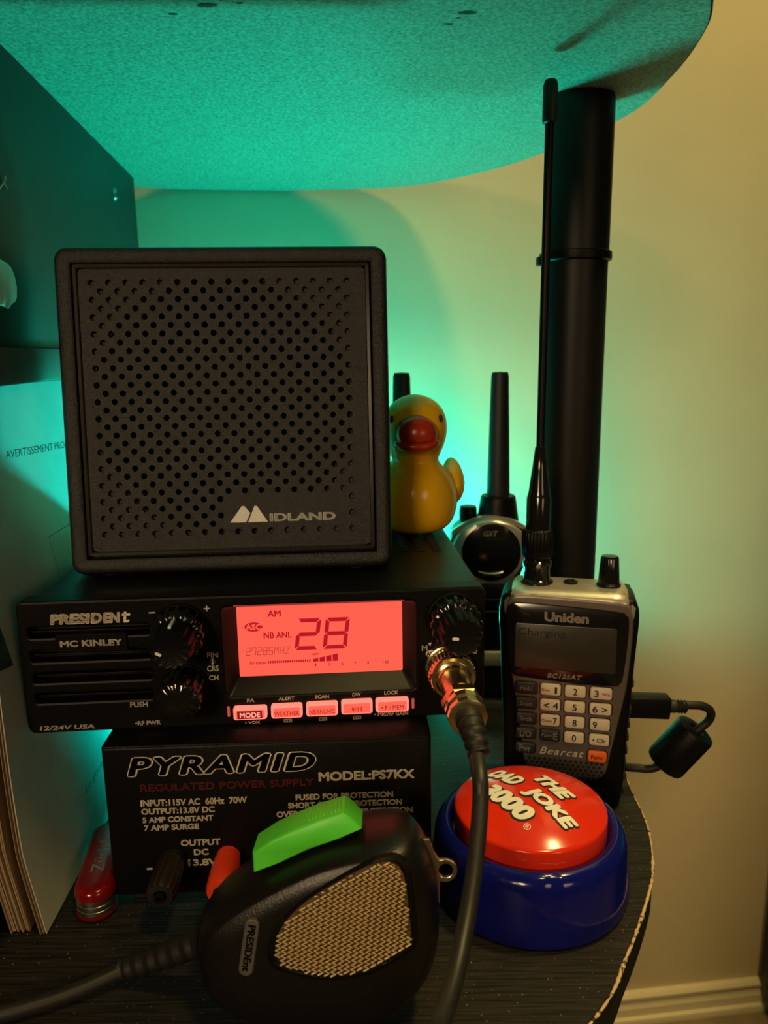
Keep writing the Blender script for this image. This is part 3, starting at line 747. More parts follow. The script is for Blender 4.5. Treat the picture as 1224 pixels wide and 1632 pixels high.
gro = closed_spline([(-14.3, 33.5), (-13.4, 27.2), (-6, 24.3), (1.3, 22.9), (10, 23.5), (17.5, 25.8), (25.5, 31), (27.6, 34), (27, 44), (26.0, 53), (24.3, 57.3), (21.3, 58.9), (16.5, 58.2), (9.5, 55.0), (1.5, 50.4), (-5, 46), (-11, 40)], 5)
gc = Vector((8, 41))
def gsc(s, y): return [V(gc.x+(x-gc.x)*s, y, gc.y+(z-gc.y)*s) for x, z in gro]
bm = B(); loft(bm, [gsc(1.10, -15.6), gsc(1.08, -17.4), gsc(1.03, -17.8), gsc(1.0, -17.2), gsc(.97, -16.8)], False, False); obj('grille_rim', bm, BLK, mi, 50)
bm = B(); loft(bm, [gsc(1.0, -17.0), gsc(.6, -17.7), gsc(.2, -17.9)], False, True); gb = obj('mesh_grille', bm, MESHB, mi, 60)
def inside(x, z):
    c = False; n = len(gro)
    for i in range(n):
        x1, z1 = gro[i]; x2, z2 = gro[(i+1) % n]
        if (z1 > z) != (z2 > z) and x < (x2-x1)*(z-z1)/(z2-z1)+x1: c = not c
    return c
bm = B(); bm2 = B()
ca, sa = math.cos(-.14), math.sin(-.14)
PX, PZ = 1.95, 1.55
for i in range(-16, 17):
    run = []
    for j in range(-60, 61):
        a = i*PX+(.42 if j % 2 else -.42)*PX*.95; b = j*PZ*.5
        x = gc.x+a*ca-b*sa; z = gc.y+a*sa+b*ca
        ok = inside(x, z)
        d2 = ((x-gc.x)**2+(z-gc.y)**2)/600
        if ok: run.append((x, -18.35+.6*min(d2, 1)+(.22 if j % 2 else -.22), z))
        if (not ok or j == 60) and run:
            if len(run) > 2: tube(bm, run, .30, 5)
            run = []
for j in range(-34, 35):
    run = []
    for i in range(-40, 41):
        a = i*PX*.5; b = j*PZ+.25*PZ*(-1 if i % 2 else 1)
        x = gc.x+a*ca-b*sa; z = gc.y+a*sa+b*ca
        ok = inside(x, z)
        d2 = ((x-gc.x)**2+(z-gc.y)**2)/600
        if ok: run.append((x, -18.15+.6*min(d2, 1)+(.12 if i % 2 else -.12), z))
        if (not ok or i == 40) and run:
            if len(run) > 2: tube(bm2, run, .19, 5)
            run = []
obj('wire_weave', bm, MESHG, gb, 60); obj('wire_weft', bm2, mat('dull_gold_wire', (.40, .25, .11), .4, metal=1.0, tint=.1), gb, 60)
# talk bar
pb = [(-21.7, 50.5), (-21.9, 56.8), (-15.5, 61.0), (-8.3, 64.4), (-.5, 67.4), (7.0, 69.5), (9.2, 68.0), (12.6, 64.3), (6, 61.3), (-4, 57.6), (-14, 53.2)]
bm = B(); poly_prism(bm, pb, -8, 5, .9); tb = obj('talk_bar', bm, GREEN, mi, 40)
bm = B()
for k in range(9):
    t = k/8; x = -4+9.5*t; z = 66.2+3.05*t; box(bm, x-.28, x+.28, -5.5, 3, z-.5, z+.28, .1)
obj('grip_rib', bm, GREEN, tb)
# nameplate, set across the lower left of the face
bm = B(); rloft(bm, -2.3, 2.3, -9.4, 9.4, 2.2, [(.5, -.9), (.1, -.6), (0, .6)], 6)
NPm = Matrix.Translation(V(-22.0, -16.6, 32.0)) @ Matrix.Rotation(.165, 4, 'Y') @ Matrix.Rotation(.02, 4, 'X')
for v in bm.verts: v.co = NPm @ v.co
npo = obj('nameplate', bm, mat('dull_grey_plate', (.10, .088, .072), .4, tint=.1), mi)
R90 = Matrix.Rotation(math.pi/2, 4, 'Y')
text('PRESIDEnt', -7.6, -1.15, 7.6, 1.25, npo, BLK, 'plate_lettering', -.9, bold=.03, tr=lambda p: NPm @ (R90 @ p))
# hanging loop
bm = curve_plate([(34.0, 58), (35.5, 53.5), (36.6, 51.8)]+[(39.0+3.9*math.cos(a), 47.4+3.9*math.sin(a)) for a in [math.radians(115-230*k/16) for k in range(17)]]+[(37.3, 41.5), (37.2, 36.5), (33, 36.5), (32, 58)], [circ(39.2, 47.4, 2.3, 24)], -3.0, -1.6, .25)
obj('hanging_loop', bm, NICK, mi, 12)
# lead from the small end
P0 = w2l(mi, (-.0600, .2150, .0255)); P1 = w2l(mi, (-.0755, .2205, .0150)); P2 = w2l(mi, (-.0905, .2250, .0062)); P3 = w2l(mi, (-.108, .2165, .0040)); P4 = w2l(mi, (-.130, .2085, .0036)); P5 = w2l(mi, (-.165, .199, .0036)); P6 = w2l(mi, (-.20, .17, .0036))
path = spline([P0, P1, P2], 14); rad = [4.2-1.0*(k/28)+(.55 if k % 4 < 2 else -.25) for k in range(len(path))]
bm = B(); tube(bm, path, rad, 14); obj('strain_relief', bm, RUB, mi, 50)
bm = B(); tube(bm, spline([P2, P3, P4, P5, P6], 10), 2.7, 12); obj('lead', bm, CORD, mi, 60)
# plug in the radio's socket
Mr = rotm(ra); Mm = rotm(mi).inverted()
def r2m(p): return (Mm @ (Mr @ (Vector(p)*S)))/S
def plug(prof, name, m, n=32, par=None, lob=0, amp=0, ang=35):
    bm = B(); lathe(bm, prof, n, 'y', (162.4, 0, 20.6), lobes=lob, amp=amp)
    for v in bm.verts: v.co = r2m(v.co)
    return obj(name, bm, m, par or mi, ang)
pg = plug([(6.0, -1.7), (8.2, -1.8), (8.7, -2.4), (8.7, -10.5), (8.2, -11.3), (6.9, -11.5), (6.9, -12.6), (6.2, -13), (5.9, -14)], 'plug', GOLD, 48)
bm = B(); lathe(bm, [(8.72, -3.2), (8.95, -3.6), (8.95, -9.4), (8.72, -9.8)], 120, 'y', (162.4, 0, 20.6), lobes=40, amp=.035, cap0=False, cap1=False)
for v in bm.verts: v.co = r2m(v.co)
obj('knurled_ring', bm, GOLD, pg, 60)
plug([(5.9, -13), (5.9, -29), (6.3, -29.3)], 'barrel', GOLD, 40, pg)
plug([(6.2, -28.5), (7.4, -30), (7.5, -34.5), (6.6, -35.2)], 'hex_nut', GOLD, 6, pg, ang=20)
plug([(6.3, -35), (7.0, -35.6), (7.0, -38.5), (6.2, -39.2), (6.2, -40.2), (6.8, -40.6), (6.8, -43), (5.2, -43.5)], 'clamp_collar', GOLD, 12, pg, ang=20)
Q = [r2m((162.4, -42, 20.4)), r2m((162.8, -50, 19.2)), r2m((163.8, -56.5, 14.2))]
path = spline(Q, 14); rad = [4.6-1.2*(k/28)+(.35 if k % 5 < 3 else -.5) for k in range(len(path))]
bm = B(); tube(bm, path, rad, 16); obj('cable_boot', bm, RUB, pg, 50)
Wp = [(.0279, .213, .0850), (.0277, .208, .0798), (.0262, .201, .0720), (.0239, .193, .0636), (.0206, .183, .0558), (.0165, .170, .0519), (.0115, .155, .0530), (.0060, .137, .061), (-.03, .10, .05), (-.10, .10, .012)]
cab = spline([Q[1]]+[w2l(mi, p) for p in Wp], 12)
bm = B(); tube(bm, cab[8:], 2.55, 14); obj('lead', bm, CORD, mi, 60)

# ------------------------------------------------------------------ scanner
scn = thing('handheld_scanner', 'silver and black handheld scanner with keypad and tall whip antenna', 'scanner', (.0845, .3265, .0004), -.23, .03)
def scan_out(ins, dz=0, xo=0):
    # closed outline: tapered handset seen from the front
    pts = [(-29.6+ins, 5+ins), (-25+ins*.5, 1.9+ins), (-10, 1.7+ins), (8, 1.7+ins), (20-ins*.5, 1.9+ins), (24.2-ins, 5+ins), (25.6-ins, 40), (27.4-ins, 75), (28.2-ins, 94-ins), (25.6-ins, 100.2-ins), (20, 102-ins), (-25, 102.6-ins), (-31-ins*-1, 100.8-ins), (-33.9+ins, 95-ins), (-33.2+ins, 75), (-31.4+ins, 40)]
    return closed_spline(pts, 4)
bm = B(); loops = []
for ins, y in ((3.2, .4), (1.6, .9), (.5, 2.2), (0, 4.5), (0, 27), (1, 30), (3, 31.5)):
    loops.append([V(x, y, z) for x, z in scan_out(ins)])
loft(bm, loops); sb = obj('body', bm, BLK, scn, 50)
# silver front shell
so = closed_spline([(-19.5, 17), (-10, 14.2), (6, 14.0), (15.5, 16), (18.5, 28), (21.5, 45), (24.4, 64), (25.6, 90), (24.6, 97.8), (20.5, 100.6), (0, 101.6), (-24, 101.9), (-29.2, 99.6), (-30.8, 93), (-28.8, 70), (-26.2, 55), (-22.5, 32)], 4)
sc_c = Vector((-3, 60))
def sos(s, y, dz=0): return [V(sc_c.x+(x-sc_c.x)*s, y, sc_c.y+(z-sc_c.y)*s+dz) for x, z in so]
bm = B(); loft(bm, [sos(1.0, 1.6), sos(.995, .2), sos(.975, -.6), sos(.955, -.7), sos(.5, -.75)]); sf = obj('front_shell', bm, SILV, scn, 45)
# top cap, light from above painted in as a brighter silver
bm = B(); loops = []
for y, zt, dx_ in ((-.5, 98.6, 2.5), (-.2, 101.4, 1.0), (1.5, 103.0, .2), (5, 103.8, 0), (16, 104.2, 0), (24, 104.0, .4), (28, 103, 2)):
    L = []
    for k in range(13):
        u = k/12; x = -32.2+dx_+(58.6-2*dx_)*u; e = abs(2*u-1)
        L.append(V(x, y, zt-5.5*max(0, e-.82)/.18*(max(0, e-.82)/.18)))
    for k in range(13):
        u = 1-k/12; x = -32.2+dx_+(58.6-2*dx_)*u; e = abs(2*u-1)
        L.append(V(x, y, zt-3.2-5.0*max(0, e-.82)/.18))
    loops.append(L)
loft(bm, loops); obj('top_cap', bm, SILVB, scn, 50)
# gloss bezel
bz = closed_spline([(-28.2, 66), (-26.6, 63.2), (-22, 62.3), (0, 60.9), (17, 61.0), (20.8, 62.2), (22.2, 66), (23.4, 80), (23.6, 91.5), (22.2, 95.2), (18, 96.3), (0, 97.3), (-24, 98), (-29, 96.6), (-30.6, 92.5), (-29.8, 80)], 4)
bc_ = Vector((-3, 79))
def bzs(s, y): return [V(bc_.x+(x-bc_.x)*s, y, bc_.y+(z-bc_.y)*s) for x, z in bz]
bm = B(); loft(bm, [bzs(1.0, -.6), bzs(.992, -1.1), bzs(.975, -1.3), bzs(.4, -1.35)]); bzo = obj('screen_bezel', bm, BLKG, scn, 40)
bm = B(); rloft(bm, -26.2, 18.6, 67.2, 88.3, 1, [(.2, -1.5), (0, -1.42), (0, -1.2)], 4); scr = obj('screen', bm, SCRD, scn)
text('Charging', -24.6, 82.0, -3.5, 86.2, scr, BLKM, 'screen_lettering', -1.5, bold=.0)
text('Uniden', -13.2, 89.9, 6.2, 94.4, bzo, mat('grey_white_print', (.45, .40, .34), .5, tint=.05), 'maker_lettering', -1.35, bold=.035)
text('BC125AT', -11.2, 63.1, 4.2, 65.4, bzo, mat('grey_white_print', (.50, .44, .36), .5, tint=.05), 'model_lettering', -1.33, bold=.02, shear=.2, space=1.1)
# keypad
KX = [(-25.2, -15.7), (-14, -4.9), (-3.1, 6.2), (8.1, 17.7)]
KZ = [(54.6, 60.2), (47.1, 52.6), (39.6, 45.1), (32.2, 37.6), (25.2, 30.2)]
KL = [['Hold', '1', '2', '3'], ['Scan', '< 4', '5', '6 >'], ['Srch', '7', '8', '9'], ['L/O', 'E', '0', '• Clr'], ['Pwr', None, None, 'Func']]
for r in range(5):
    for c in range(4):
        s = KL[r][c]
        if not s: continue
        (x0, x1), (z0, z1) = KX[c], KZ[r]
        if r >= 2: x0, x1 = x0+.4, x1-.3*(c == 3)
        if s == 'Func': x0, x1, z0, z1 = 8.2, 16.6, 23.9, 29.3
        m, tm = (KEYC, INK)
        if c == 0 or s == 'E': m, tm = (KEYB, GREYP)
        if s == 'Func': m, tm = (KEYO, DRED)
        bm = B(); rloft(bm, x0-.5, x1+.5, z0-.5, z1+.5, 1.5, [(0, -.72), (.2, -.9), (.4, -.72)], 4, False, False); kw = obj('key', bm, BLK, scn)
        bm = B(); rloft(bm, x0, x1, z0, z1, 1.2, [(.6, -1.9), (.2, -1.75), (0, -1.3), (0, -.6)], 4); kk = obj('key_cap', bm, m, kw)
        cxk, czk = (x0+x1)/2, (z0+z1)/2
        wd = {1: 1.9, 2: 3, 3: 5.2, 4: 5.4, 5: 6}[len(s)]
        if s == '1': wd = 1.1
        hh = 3.2 if len(s) < 4 else 2.0
        sh = {'1': 2.4, '3': -2.0, '< 4': .4, '6 >': -.2, '7': 2.2, '9': -2.2, 'E': 2.6, '• Clr': 0}.get(s, 0)
        if s in ('< 4', '6 >'): wd = 6.6
        text(s, cxk+sh-wd/2, czk-hh/2, cxk+sh+wd/2, czk+hh/2, kw, tm, 'key_lettering', -1.9, bold=.015)
        if s in ('1', '3', '7'):
            q = {'1': -2.2, '3': 2.2, '7': -1.6}[s]; w2 = 1.9 if s != '7' else 2.4
            text({'1': 'Svc', '3': 'Wx', '7': 'Close'}[s], cxk+q-w2, czk-.7, cxk+q+w2, czk+.7, kw, PINKP, 'key_lettering', -1.9, bold=.02)
        if s == 'E': text('Pgm', cxk-3.6, czk-.8, cxk+.8, czk+.8, kw, GREYP, 'key_lettering', -1.9)
text('Bearcat', -13.6, 25.2, 6.4, 28.6, scn, mat('pale_print', (.55, .48, .40), .5, tint=.05), 'series_lettering', -.75, bold=.0, shear=.35, space=1.15)
# perforations of the small speaker
bm = B()
for r in range(5):
    for k in range(16):
        x = -20.5+k*2.35+(1.17 if r % 2 else 0); z = 22.6-r*1.9
        if x > 15.5-r*.2 or x < -20+r*.3: continue
        lathe(bm, [(.75, -.85), (.7, -.95), (.35, -.8)], 8, 'y', (x, 0, z))
obj('sound_hole', bm, BLKM, scn)
# side grip ribs
for k in range(9):
    z = 6+k*6.6
    xr = 24.3+(z-3)*.04
    bm = B(); box(bm, xr-.6, xr+1.0, 5, 25, z, z+3.6, .5); obj('grip_rib', bm, RUB, scn)
# knob on top
bm = B(); lathe(bm, [(5.4, 103.4), (5.5, 104.8), (4.9, 105.2), (4.75, 105.4)], 32, center=(15.0, 14, 0)); kn = obj('volume_knob', bm, BLKS, scn)
bm = B(); lathe(bm, [(4.6, 105), (4.7, 106), (4.0, 117), (3.5, 118), (1, 118.2)], 72, center=(15.0, 14, 0), lobes=18, amp=.04); obj('knob_cap', bm, BLKG, kn, 50)
bm = B(); lathe(bm, [(3.2, 104.0), (3.3, 104.9), (2.3, 105.3), (1.8, 104.5), (.1, 104.4)], 24, center=(-2, 15, 0)); obj('earphone_socket', bm, BLK, scn)
# whip antenna
AX, AY = -17.6, 14.0
tl = lambda z: V(AX+(z-104)*.0006, AY+(z-104)*-.0, 0)
def ant(prof, name, m, par, n=28, lob=0, amp=0, ang=35):
    bm = B(); lathe(bm, prof, n, center=(AX, AY, 0), lobes=lob, amp=amp); return obj(name, bm, m, par, ang)
an = ant([(7.6, 103.6), (7.8, 104.6), (7.0, 105.4), (6.2, 106), (6.0, 111), (6.6, 112), (6.8, 114), (6.0, 115), (6.0, 116.5)], 'antenna', BLKG, scn)
ant([(6.2, 116), (7.2, 117), (7.3, 128), (6.6, 129.2), (5.8, 129.6)], 'bayonet_collar', BLKS, an, 96, 32, .05, 60)
bm = B(); lathe(bm, [(.1, -7.6), (1.2, -7.5), (1.2, -5)], 14, 'y', (AX+1, AY, 113)); obj('bayonet_pin', bm, STEEL, an)
ant([(5.7, 129), (5.7, 144), (5.3, 145), (4.9, 147), (3.6, 157), (2.4, 167), (1.6, 168)], 'rubber_boot', BLKG, an, 28)
ant([(1.9, 166), (1.95, 299), (2.0, 307)], 'whip', BLKS, an, 16)
ant([(2.2, 304.5), (3.1, 305), (3.2, 307), (3.2, 319.5), (2.6, 321.6), (1.2, 322.3)], 'tip_cap', RUB, an, 20)

# ------------------------------------------------------------------ USB lead with ferrite
us = thing('usb_cable', 'black charging cable with thick ferrite bead plugged into the scanner side', 'cable', (.1165, .3390, .0445), 0)
def wl(p): return (Vector(p)-Vector(us.location))/S
Rp = Matrix.Rotation(math.radians(3), 4, 'Y')
bm = B(); box(bm, -3, 17.6, -4, 4, -5.0, 5.6, 1.0, 2, Rp); obj('plug', bm, BLKS, us)
bm = B(); pts = [Rp @ V(x, 0, .3) for x in [17+k*.75 for k in range(13)]]
tube(bm, pts, [3.1 if k < 6 else (3.3 if k % 2 else 2.5) for k in range(13)], 16); obj('strain_relief', bm, RUB, us, 50)
fa, fb = V(.1510, .345, .0286), V(.1375, .349, .0077)
bm = B(); tube(bm, spline([wl((.1405, .339, .0443)), wl((.1445, .339, .0442)), wl((.1505, .3400, .0432)), wl((.1552, .3420, .0400)), wl((.1566, .3435, .0360)), wl((.1555, .3445, .0325)), wl((.1520, .3450, .0285)), wl(fa.lerp(fb, .6)), wl(fb+V(-.0035, .0010, -.0022)), wl((.125, .353, .0036)), wl((.1175, .357, .0026)), wl((.105, .363, .0026)), wl((.092, .372, .0026)), wl((.085, .392, .0026))], 8), 2.05, 12)
obj('cord', bm, RUB, us, 60)
ax = (fb-fa).normalized(); L = (fb-fa).length/S
bm = B(); lathe(bm, [(3, .9), (4, 0), (8.2, 0), (9.3, .6), (9.8, 2), (9.8, L-2), (9.3, L-.6), (8.2, L), (2, L)], 36)
R = Matrix.Translation(wl(fa)) @ V(0, 0, 1).rotation_difference(ax).to_matrix().to_4x4()
for v in bm.verts: v.co = R @ v.co
obj('ferrite_bead', bm, BLKS, us, 40)

# ------------------------------------------------------------------ joke button
jb = thing('novelty_push_button', 'big round red push button in glossy blue base with white lettering', 'button', (.0563, .2752, .0004))
bm = B(); loops = []
def ring(r, z, notch=0):
    L = []
    for i in range(120):
        a = 2*math.pi*i/120; d = 0
        if notch:
            da = (a-math.radians(272)+math.pi) % (2*math.pi)-math.pi
            d = -notch*math.exp(-(da/.035)**2)
        L.append(V((r+d)*math.cos(a), (r+d)*math.sin(a), z))
    return L
loft(bm, [ring(37.3, 0), ring(38.7, .6), ring(39.3, 3), ring(39.1, 9, .3), ring(38.4, 16, .6), ring(37.7, 22, .9), ring(36.9, 24.8, 1.1), ring(35.4, 26.9, 1.1), ring(33.4, 27.8, .6), ring(31.6, 27.2), ring(30.8, 25.5), ring(30.4, 22)], True, True)
obj('base', bm, BLUE, jb, 50)
RD, HD = 30.0, 7.5
def dome(r): return 33.4+HD*(1-(r/RD)**2)
prof = [(29.4, 22), (30.0, 26), (29.9, 32.4), (29.75, 33.0), (29.3, 33.6)]
prof += [(r, dome(r)-.2) for r in (28.4, 26.5, 24, 20, 16, 12, 8, 4, .3)]
bm = B(); lathe(bm, prof, 96); dm = obj('dome', bm, REDD, jb, 40)
ROT = -math.radians(57)
def dome_text(s, u0, v0, u1, v1, name):
    par = dm
    for m, b, off, dxy, th in ((BLKM, .12, .05, (.3, -.3), .1), (WHITE, .055, .16, (0, 0), .1)):
        g = .0 if m is WHITE else .5
        bmt = text_bm(s, u0-g, v0-g, u1+g, v1+g, 0, bold=b, shear=.18, th=th, space=1.02)
        bmesh.ops.subdivide_edges(bmt, edges=[e for e in bmt.edges if e.calc_length() > 3], cuts=2)
        bmesh.ops.triangulate(bmt, faces=bmt.faces)
        for v in bmt.verts:
            u, q = v.co.x+dxy[0], v.co.z+dxy[1]
            x = u*math.cos(ROT)-q*math.sin(ROT); y = u*math.sin(ROT)+q*math.cos(ROT)
            v.co = V(x, y, dome(math.hypot(x, y))-.2+off-v.co.y)
        par = obj(name if m is WHITE else 'letter_shadow', bmt, m, dm, 30)
dome_text('THE', -5.5, 5.6, 12.0, 13.4, 'title_lettering')
dome_text('DAD', -22.0, -4.2, -5.6, 3.6, 'title_lettering')
dome_text('JOKE', -.5, -5.6, 23.5, 2.6, 'title_lettering')
dome_text('3000', -13.5, -15.8, 12.0, -7.6, 'title_lettering')
bm = B(); add(bm, text_bm('R', -.55, -.6, .65, .7, 0, bold=0, th=.08))
lathe(bm, [(1.35, 0), (1.35, -.08), (1.1, -.08), (1.1, 0)], 24, 'y', cap0=False, cap1=False)
for v in bm.verts:
    u, q = v.co.x+14.0, v.co.z-14.9
    x = u*math.cos(ROT)-q*math.sin(ROT); y = u*math.sin(ROT)+q*math.cos(ROT); v.co = V(x, y, dome(math.hypot(x, y))-.15-v.co.y)
obj('register_mark', bm, WHITE, dm)

# ------------------------------------------------------------------ rubber duck on the radio
dk = thing('rubber_duck', 'yellow rubber duck with red beak sitting on the radio behind the speaker', 'toy duck', (.0158, .383, .1219), .02)
bm = B(); 
def dring(cy, rx, ry, z, n=40, pinch=0):
    return [V(rx*math.cos(2*math.pi*i/n), cy+ry*math.sin(2*math.pi*i/n), z) for i in range(n)]
prof = [(12, 13, 2, 0), (16.5, 18.5, 2, 1.2), (19.8, 22.5, 2.3, 5), (21.6, 25, 2.6, 11), (21.9, 25.8, 2.8, 17), (20.8, 25, 2.8, 23), (18.0, 22, 2.0, 28.5), (14.2, 17, 0, 32.5), (11.8, 13, -1.2, 35.2), (11.6, 12.2, -1.8, 37), (12.8, 13, -2.2, 39.5), (14.6, 14.6, -2.6, 43.5), (15.8, 15.8, -2.8, 48.5), (16.0, 16, -3, 53), (15.2, 15.4, -3, 58), (13, 13.2, -3, 62.4), (9.2, 9.4, -3, 65.8), (4.6, 4.8, -3, 67.8), (.4, .5, -3, 68.4)]
loft(bm, [dring(cy, rx, ry, z) for rx, ry, cy, z in prof]); bd = obj('body', bm, DUCK, dk, 80)
md = bd.modifiers.new('s', 'SUBSURF'); md.levels = 1; md.render_levels = 1
bm = B(); ellip(bm, (20.5, 11, 22), (6, 12, 11), 24, 14, lambda p: p+V(0, max(0, p.z-22)*.5, max(0, p.y-11)*.35)); obj('wing', bm, DUCK, dk, 80)
bm = B(); ellip(bm, (-20.5, 11, 22), (6, 12, 11), 24, 14, lambda p: p+V(0, max(0, p.z-22)*.5, max(0, p.y-11)*.35)); obj('wing', bm, DUCK, dk, 80)
bm = B(); ellip(bm, (0, 26, 25), (8, 9, 7), 20, 12, lambda p: p+V(0, 0, max(0, p.y-24)*.7)); obj('tail', bm, DUCK, dk, 80)
# beak : arched upper bill over a flat lower lip
bm = B(); ellip(bm, (0, -18.5, 50.4), (9.6, 8.2, 9.0), 30, 18, lambda p: V(p.x, p.y, max(p.z, 47.2-.02*p.x*p.x)+(.6*math.cos(p.x*.3) if p.z < 47 else 0)))
ub = obj('upper_beak', bm, BEAK, dk, 80)
bm = B(); ellip(bm, (0, -17.8, 44.9), (11.0, 8.2, 3.6), 30, 12, lambda p: p+V(0, 0, .012*p.x*p.x)); obj('lower_beak', bm, BEAK, dk, 80)
for sx in (-1, 1):
    bm = B(); ellip(bm, (sx*11.7, -13.0, 57.2), (1.1, .9, 1.9), 16, 10); obj('eye', bm, BLKG, dk)

# ------------------------------------------------------------------ two-way radios behind
def two_way(loc, yaw, label):
    g = thing('two_way_radio', label, 'radio', loc, yaw, 0, )
    ol = closed_spline([(-22, 0.3), (0, 0.2), (14, .3), (17, 4), (18, 30), (16.5, 55), (15.0, 76), (19.0, 90), (19.2, 100), (16.0, 107.5), (9, 111.5), (-3, 113.2), (-15, 111.0), (-24, 105.5), (-26.5, 96), (-25, 86), (-22.5, 74), (-24, 50), (-25.5, 26), (-25, 4)], 4)
    oc = Vector((-3, 62))
    def os_(s, y): return [V(oc.x+(x-oc.x)*s, y, oc.y+(z-oc.y)*s+(1-s)*0) for x, z in ol]
    b = B(); loft(b, [os_(.88, 0), os_(.95, .8), os_(.99, 3), os_(1, 7), os_(1, 24), os_(.97, 29), os_(.9, 31)]); obj('body', b, BLKS, g, 50)
    fo_ = closed_spline([(-23.2, 100), (-16, 108.6), (-3, 112.0), (9, 109.0), (16.2, 102), (17.0, 92), (13.5, 84), (8, 77.2), (2, 74.5), (-3, 73.8), (-8, 74.5), (-14, 77.5), (-20.5, 84.5), (-23.6, 92)], 4)
    fc = Vector((-3, 92))
    def fs(s, y): return [V(fc.x+(x-fc.x)*s, y, fc.y+(z-fc.y)*s) for x, z in fo_]
    b = B(); loft(b, [fs(1.09, 1.2), fs(1.06, -1.0), fs(1.02, -1.7), fs(.5, -1.8)]); fp = obj('silver_face', b, SILVB, g, 40)
    b = B(); lathe(b, [(17.3, -1.6), (17.3, -2.4), (16.7, -2.7), (.2, -2.9)], 48, 'y', (-2.6, 0, 94.2), cap0=False); dd = obj('display_window', b, BLKG, g, 30)
    b = B(); pts = []
    for k in range(17):
        a = math.radians(238+62*k/16); pts.append((-2.6+14.0*math.cos(a)*1.0, -3.0, 94.2+9.2*math.sin(a)-3.6))
    tube(b, pts, [.35+.5*(k/16) for k in range(17)], 8); obj('rim_highlight', b, SILVB, dd)  # lit highlight of the rim, shaped as a tapering bright arc
    text('GXT', -7.4, 104.2, 1.2, 107.4, dd, GREYP, 'series_lettering', -2.75, bold=.03, shear=.3)
    text('XTRA TALK', -7.5, 80.0, 3.0, 81.3, dd, GREYP, 'small_lettering', -2.8, bold=.0)
    b = B(); rloft(b, -9.5, 5.0, 68.2, 75.5, 3.4, [(.8, -2.6), (.2, -2.2), (0, -1), (0, 1)], 6); obj('oval_button', b, RUB, g)
    b = B(); rloft(b, -10.4, 5.9, 67.3, 76.3, 3.9, [(0, -.2), (.1, -1.6), (.7, -1.7), (.9, -.2)], 6, False, False); obj('button_ring', b, SILV, g)
    for z0 in (52.5, 60.0):
        b = B(); rloft(b, -12, 7.5, z0, z0+5.4, 1.6, [(.6, -1.6), (0, -1.0), (0, .8)], 4); obj('side_button', b, BLK, g)
    b = B(); rloft(b, -20, 14, 22.5, 32.0, 3, [(1, -2.0), (.2, -1.4), (0, .8)], 5); obj('silver_band', b, SILVB, g, 40)
    b = B(); lathe(b, [(12.8, 108.5), (12.4, 112), (10.9, 122), (10.5, 124.5), (9.8, 125.6), (6, 126)], 40, center=(2.4, 14, 0)); ab = obj('antenna_base', b, BLKS, g)
    b = B(); lathe(b, [(7.0, 125), (6.9, 128), (5.1, 196), (4.5, 198.2), (1, 198.5)], 32, center=(2.4, 14, 0)); obj('antenna', b, RUB, g)
    b = B(); lathe(b, [(5.2, 110), (5.2, 117), (4.6, 119), (1, 119.3)], 48, center=(-15.5, 14, 0), lobes=12, amp=.06); obj('top_knob', b, BLKS, g)
    b = B(); loft(b, [[V(-3+s*(x+3), 2.0+yy, 108+s*(z-108)) for x, z in closed_spline([(-25, 107), (-14, 113.4), (-3, 115.6), (9, 113.6), (18.5, 108.5), (20, 105.5), (9, 110.8), (-3, 112.8), (-15, 110.6), (-24, 104.5)], 4)] for s, yy in ((1, -1.4), (1.01, -.4), (1.0, 3))]); obj('chrome_brow', b, SILVB, g, 40)
    return g
two_way((.0655, .440, 0), -.05, 'silver faced two-way radio with round dark display behind the scanner')
two_way((.0095, .452, 0), .02, 'black two-way radio hidden behind the duck, only its antenna tip showing')

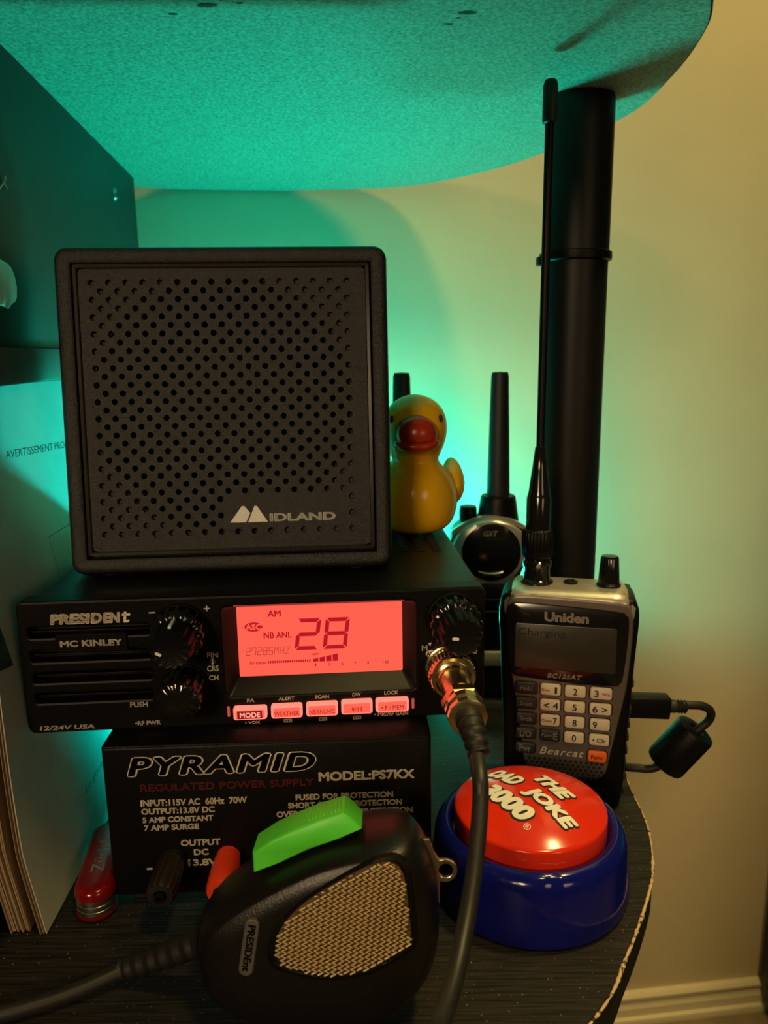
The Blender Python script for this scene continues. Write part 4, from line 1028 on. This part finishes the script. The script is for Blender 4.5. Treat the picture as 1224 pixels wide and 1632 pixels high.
# ------------------------------------------------------------------ pocket knife
kf = thing('pocket_knife', 'red pocket knife with steel tools lying beside the power supply', 'knife', (-.1158, .2770, .0003), math.radians(99))
def kout(ins, L=24, Wd=7.6):
    pts = []
    for sx, a0 in ((1, -90), (-1, 90)):
        for k in range(11):
            a = math.radians(a0+180*k/10); pts.append((sx*(L-Wd)+(Wd-ins)*math.cos(a), (Wd-ins)*math.sin(a)))
    return pts
def kl(bm, prof): loft(bm, [[V(x, y, z) for x, y in kout(i)] for i, z in prof])
for z0, z1, nm in ((0.05, 2.2, 'handle_scale'), (8.9, 13.4, 'handle_scale')):
    bm = B()
    if z0 < 5: kl(bm, [(1.6, z0), (.4, z0+.6), (0, z0+1.4), (0, z1)])
    else: kl(bm, [(0, z0), (0, z0+1.6), (.5, z1-1.1), (1.6, z1-.25), (3, z1)])
    ks = obj(nm, bm, KRED, kf, 50)
text('Zürich', -11.5, -2.3, 10.5, 2.6, ks, mat('silver_print', (.20, .185, .175), .4, tint=.1), 'engraved_lettering', 0, bold=-.01, tr=lambda p: V(p.x, p.z, 13.42-p.y))
for k in range(3):
    bm = B(); kl(bm, [(.5, 2.3+k*2.2), (.3, 2.5+k*2.2), (.3, 4.1+k*2.2), (.5, 4.3+k*2.2)]); obj('steel_liner', bm, STEEL, kf, 40)
bm = B()
pts = [(22.5+4.2+4.2*math.cos(2*math.pi*k/24), 1.2+4.2*math.sin(2*math.pi*k/24), 6) for k in range(25)]
tube(bm, pts, .55, 8); obj('key_ring', bm, STEEL, kf)

# ------------------------------------------------------------------ dark furniture at the right, floor mat
bf = thing('black_cabinet', 'tall black cabinet side standing on the floor against the wall', 'cabinet', (.6015, .634, -.452), math.atan(WSL))
bm = B(); box(bm, -220, 220, -300, 60, 30, 1000, 2); obj('carcass', bm, WOODB, bf)
bm = B(); box(bm, -214, 214, -290, 50, 0, 30); obj('plinth', bm, WOODB, bf)
bm = B(); box(bm, -218, 218, -312, -300.5, 34, 996, 2); obj('door', bm, WOODB, bf)
mt = thing('floor_mat', 'thin dark mat with rounded corner on the floor under the baseboard', 'mat', (.10, .535, -.452), math.atan(WSL))
bm = B()
loft(bm, [[V(x, z, h) for x, z in rrect(-200-i, 125-i, -200, 82-i, 12)] for i, h in ((0, 0), (0, 5), (1.5, 6))]); obj('mat_pad', bm, mat('mat_fabric', (.06, .045, .03), .8, tint=.2), mt)
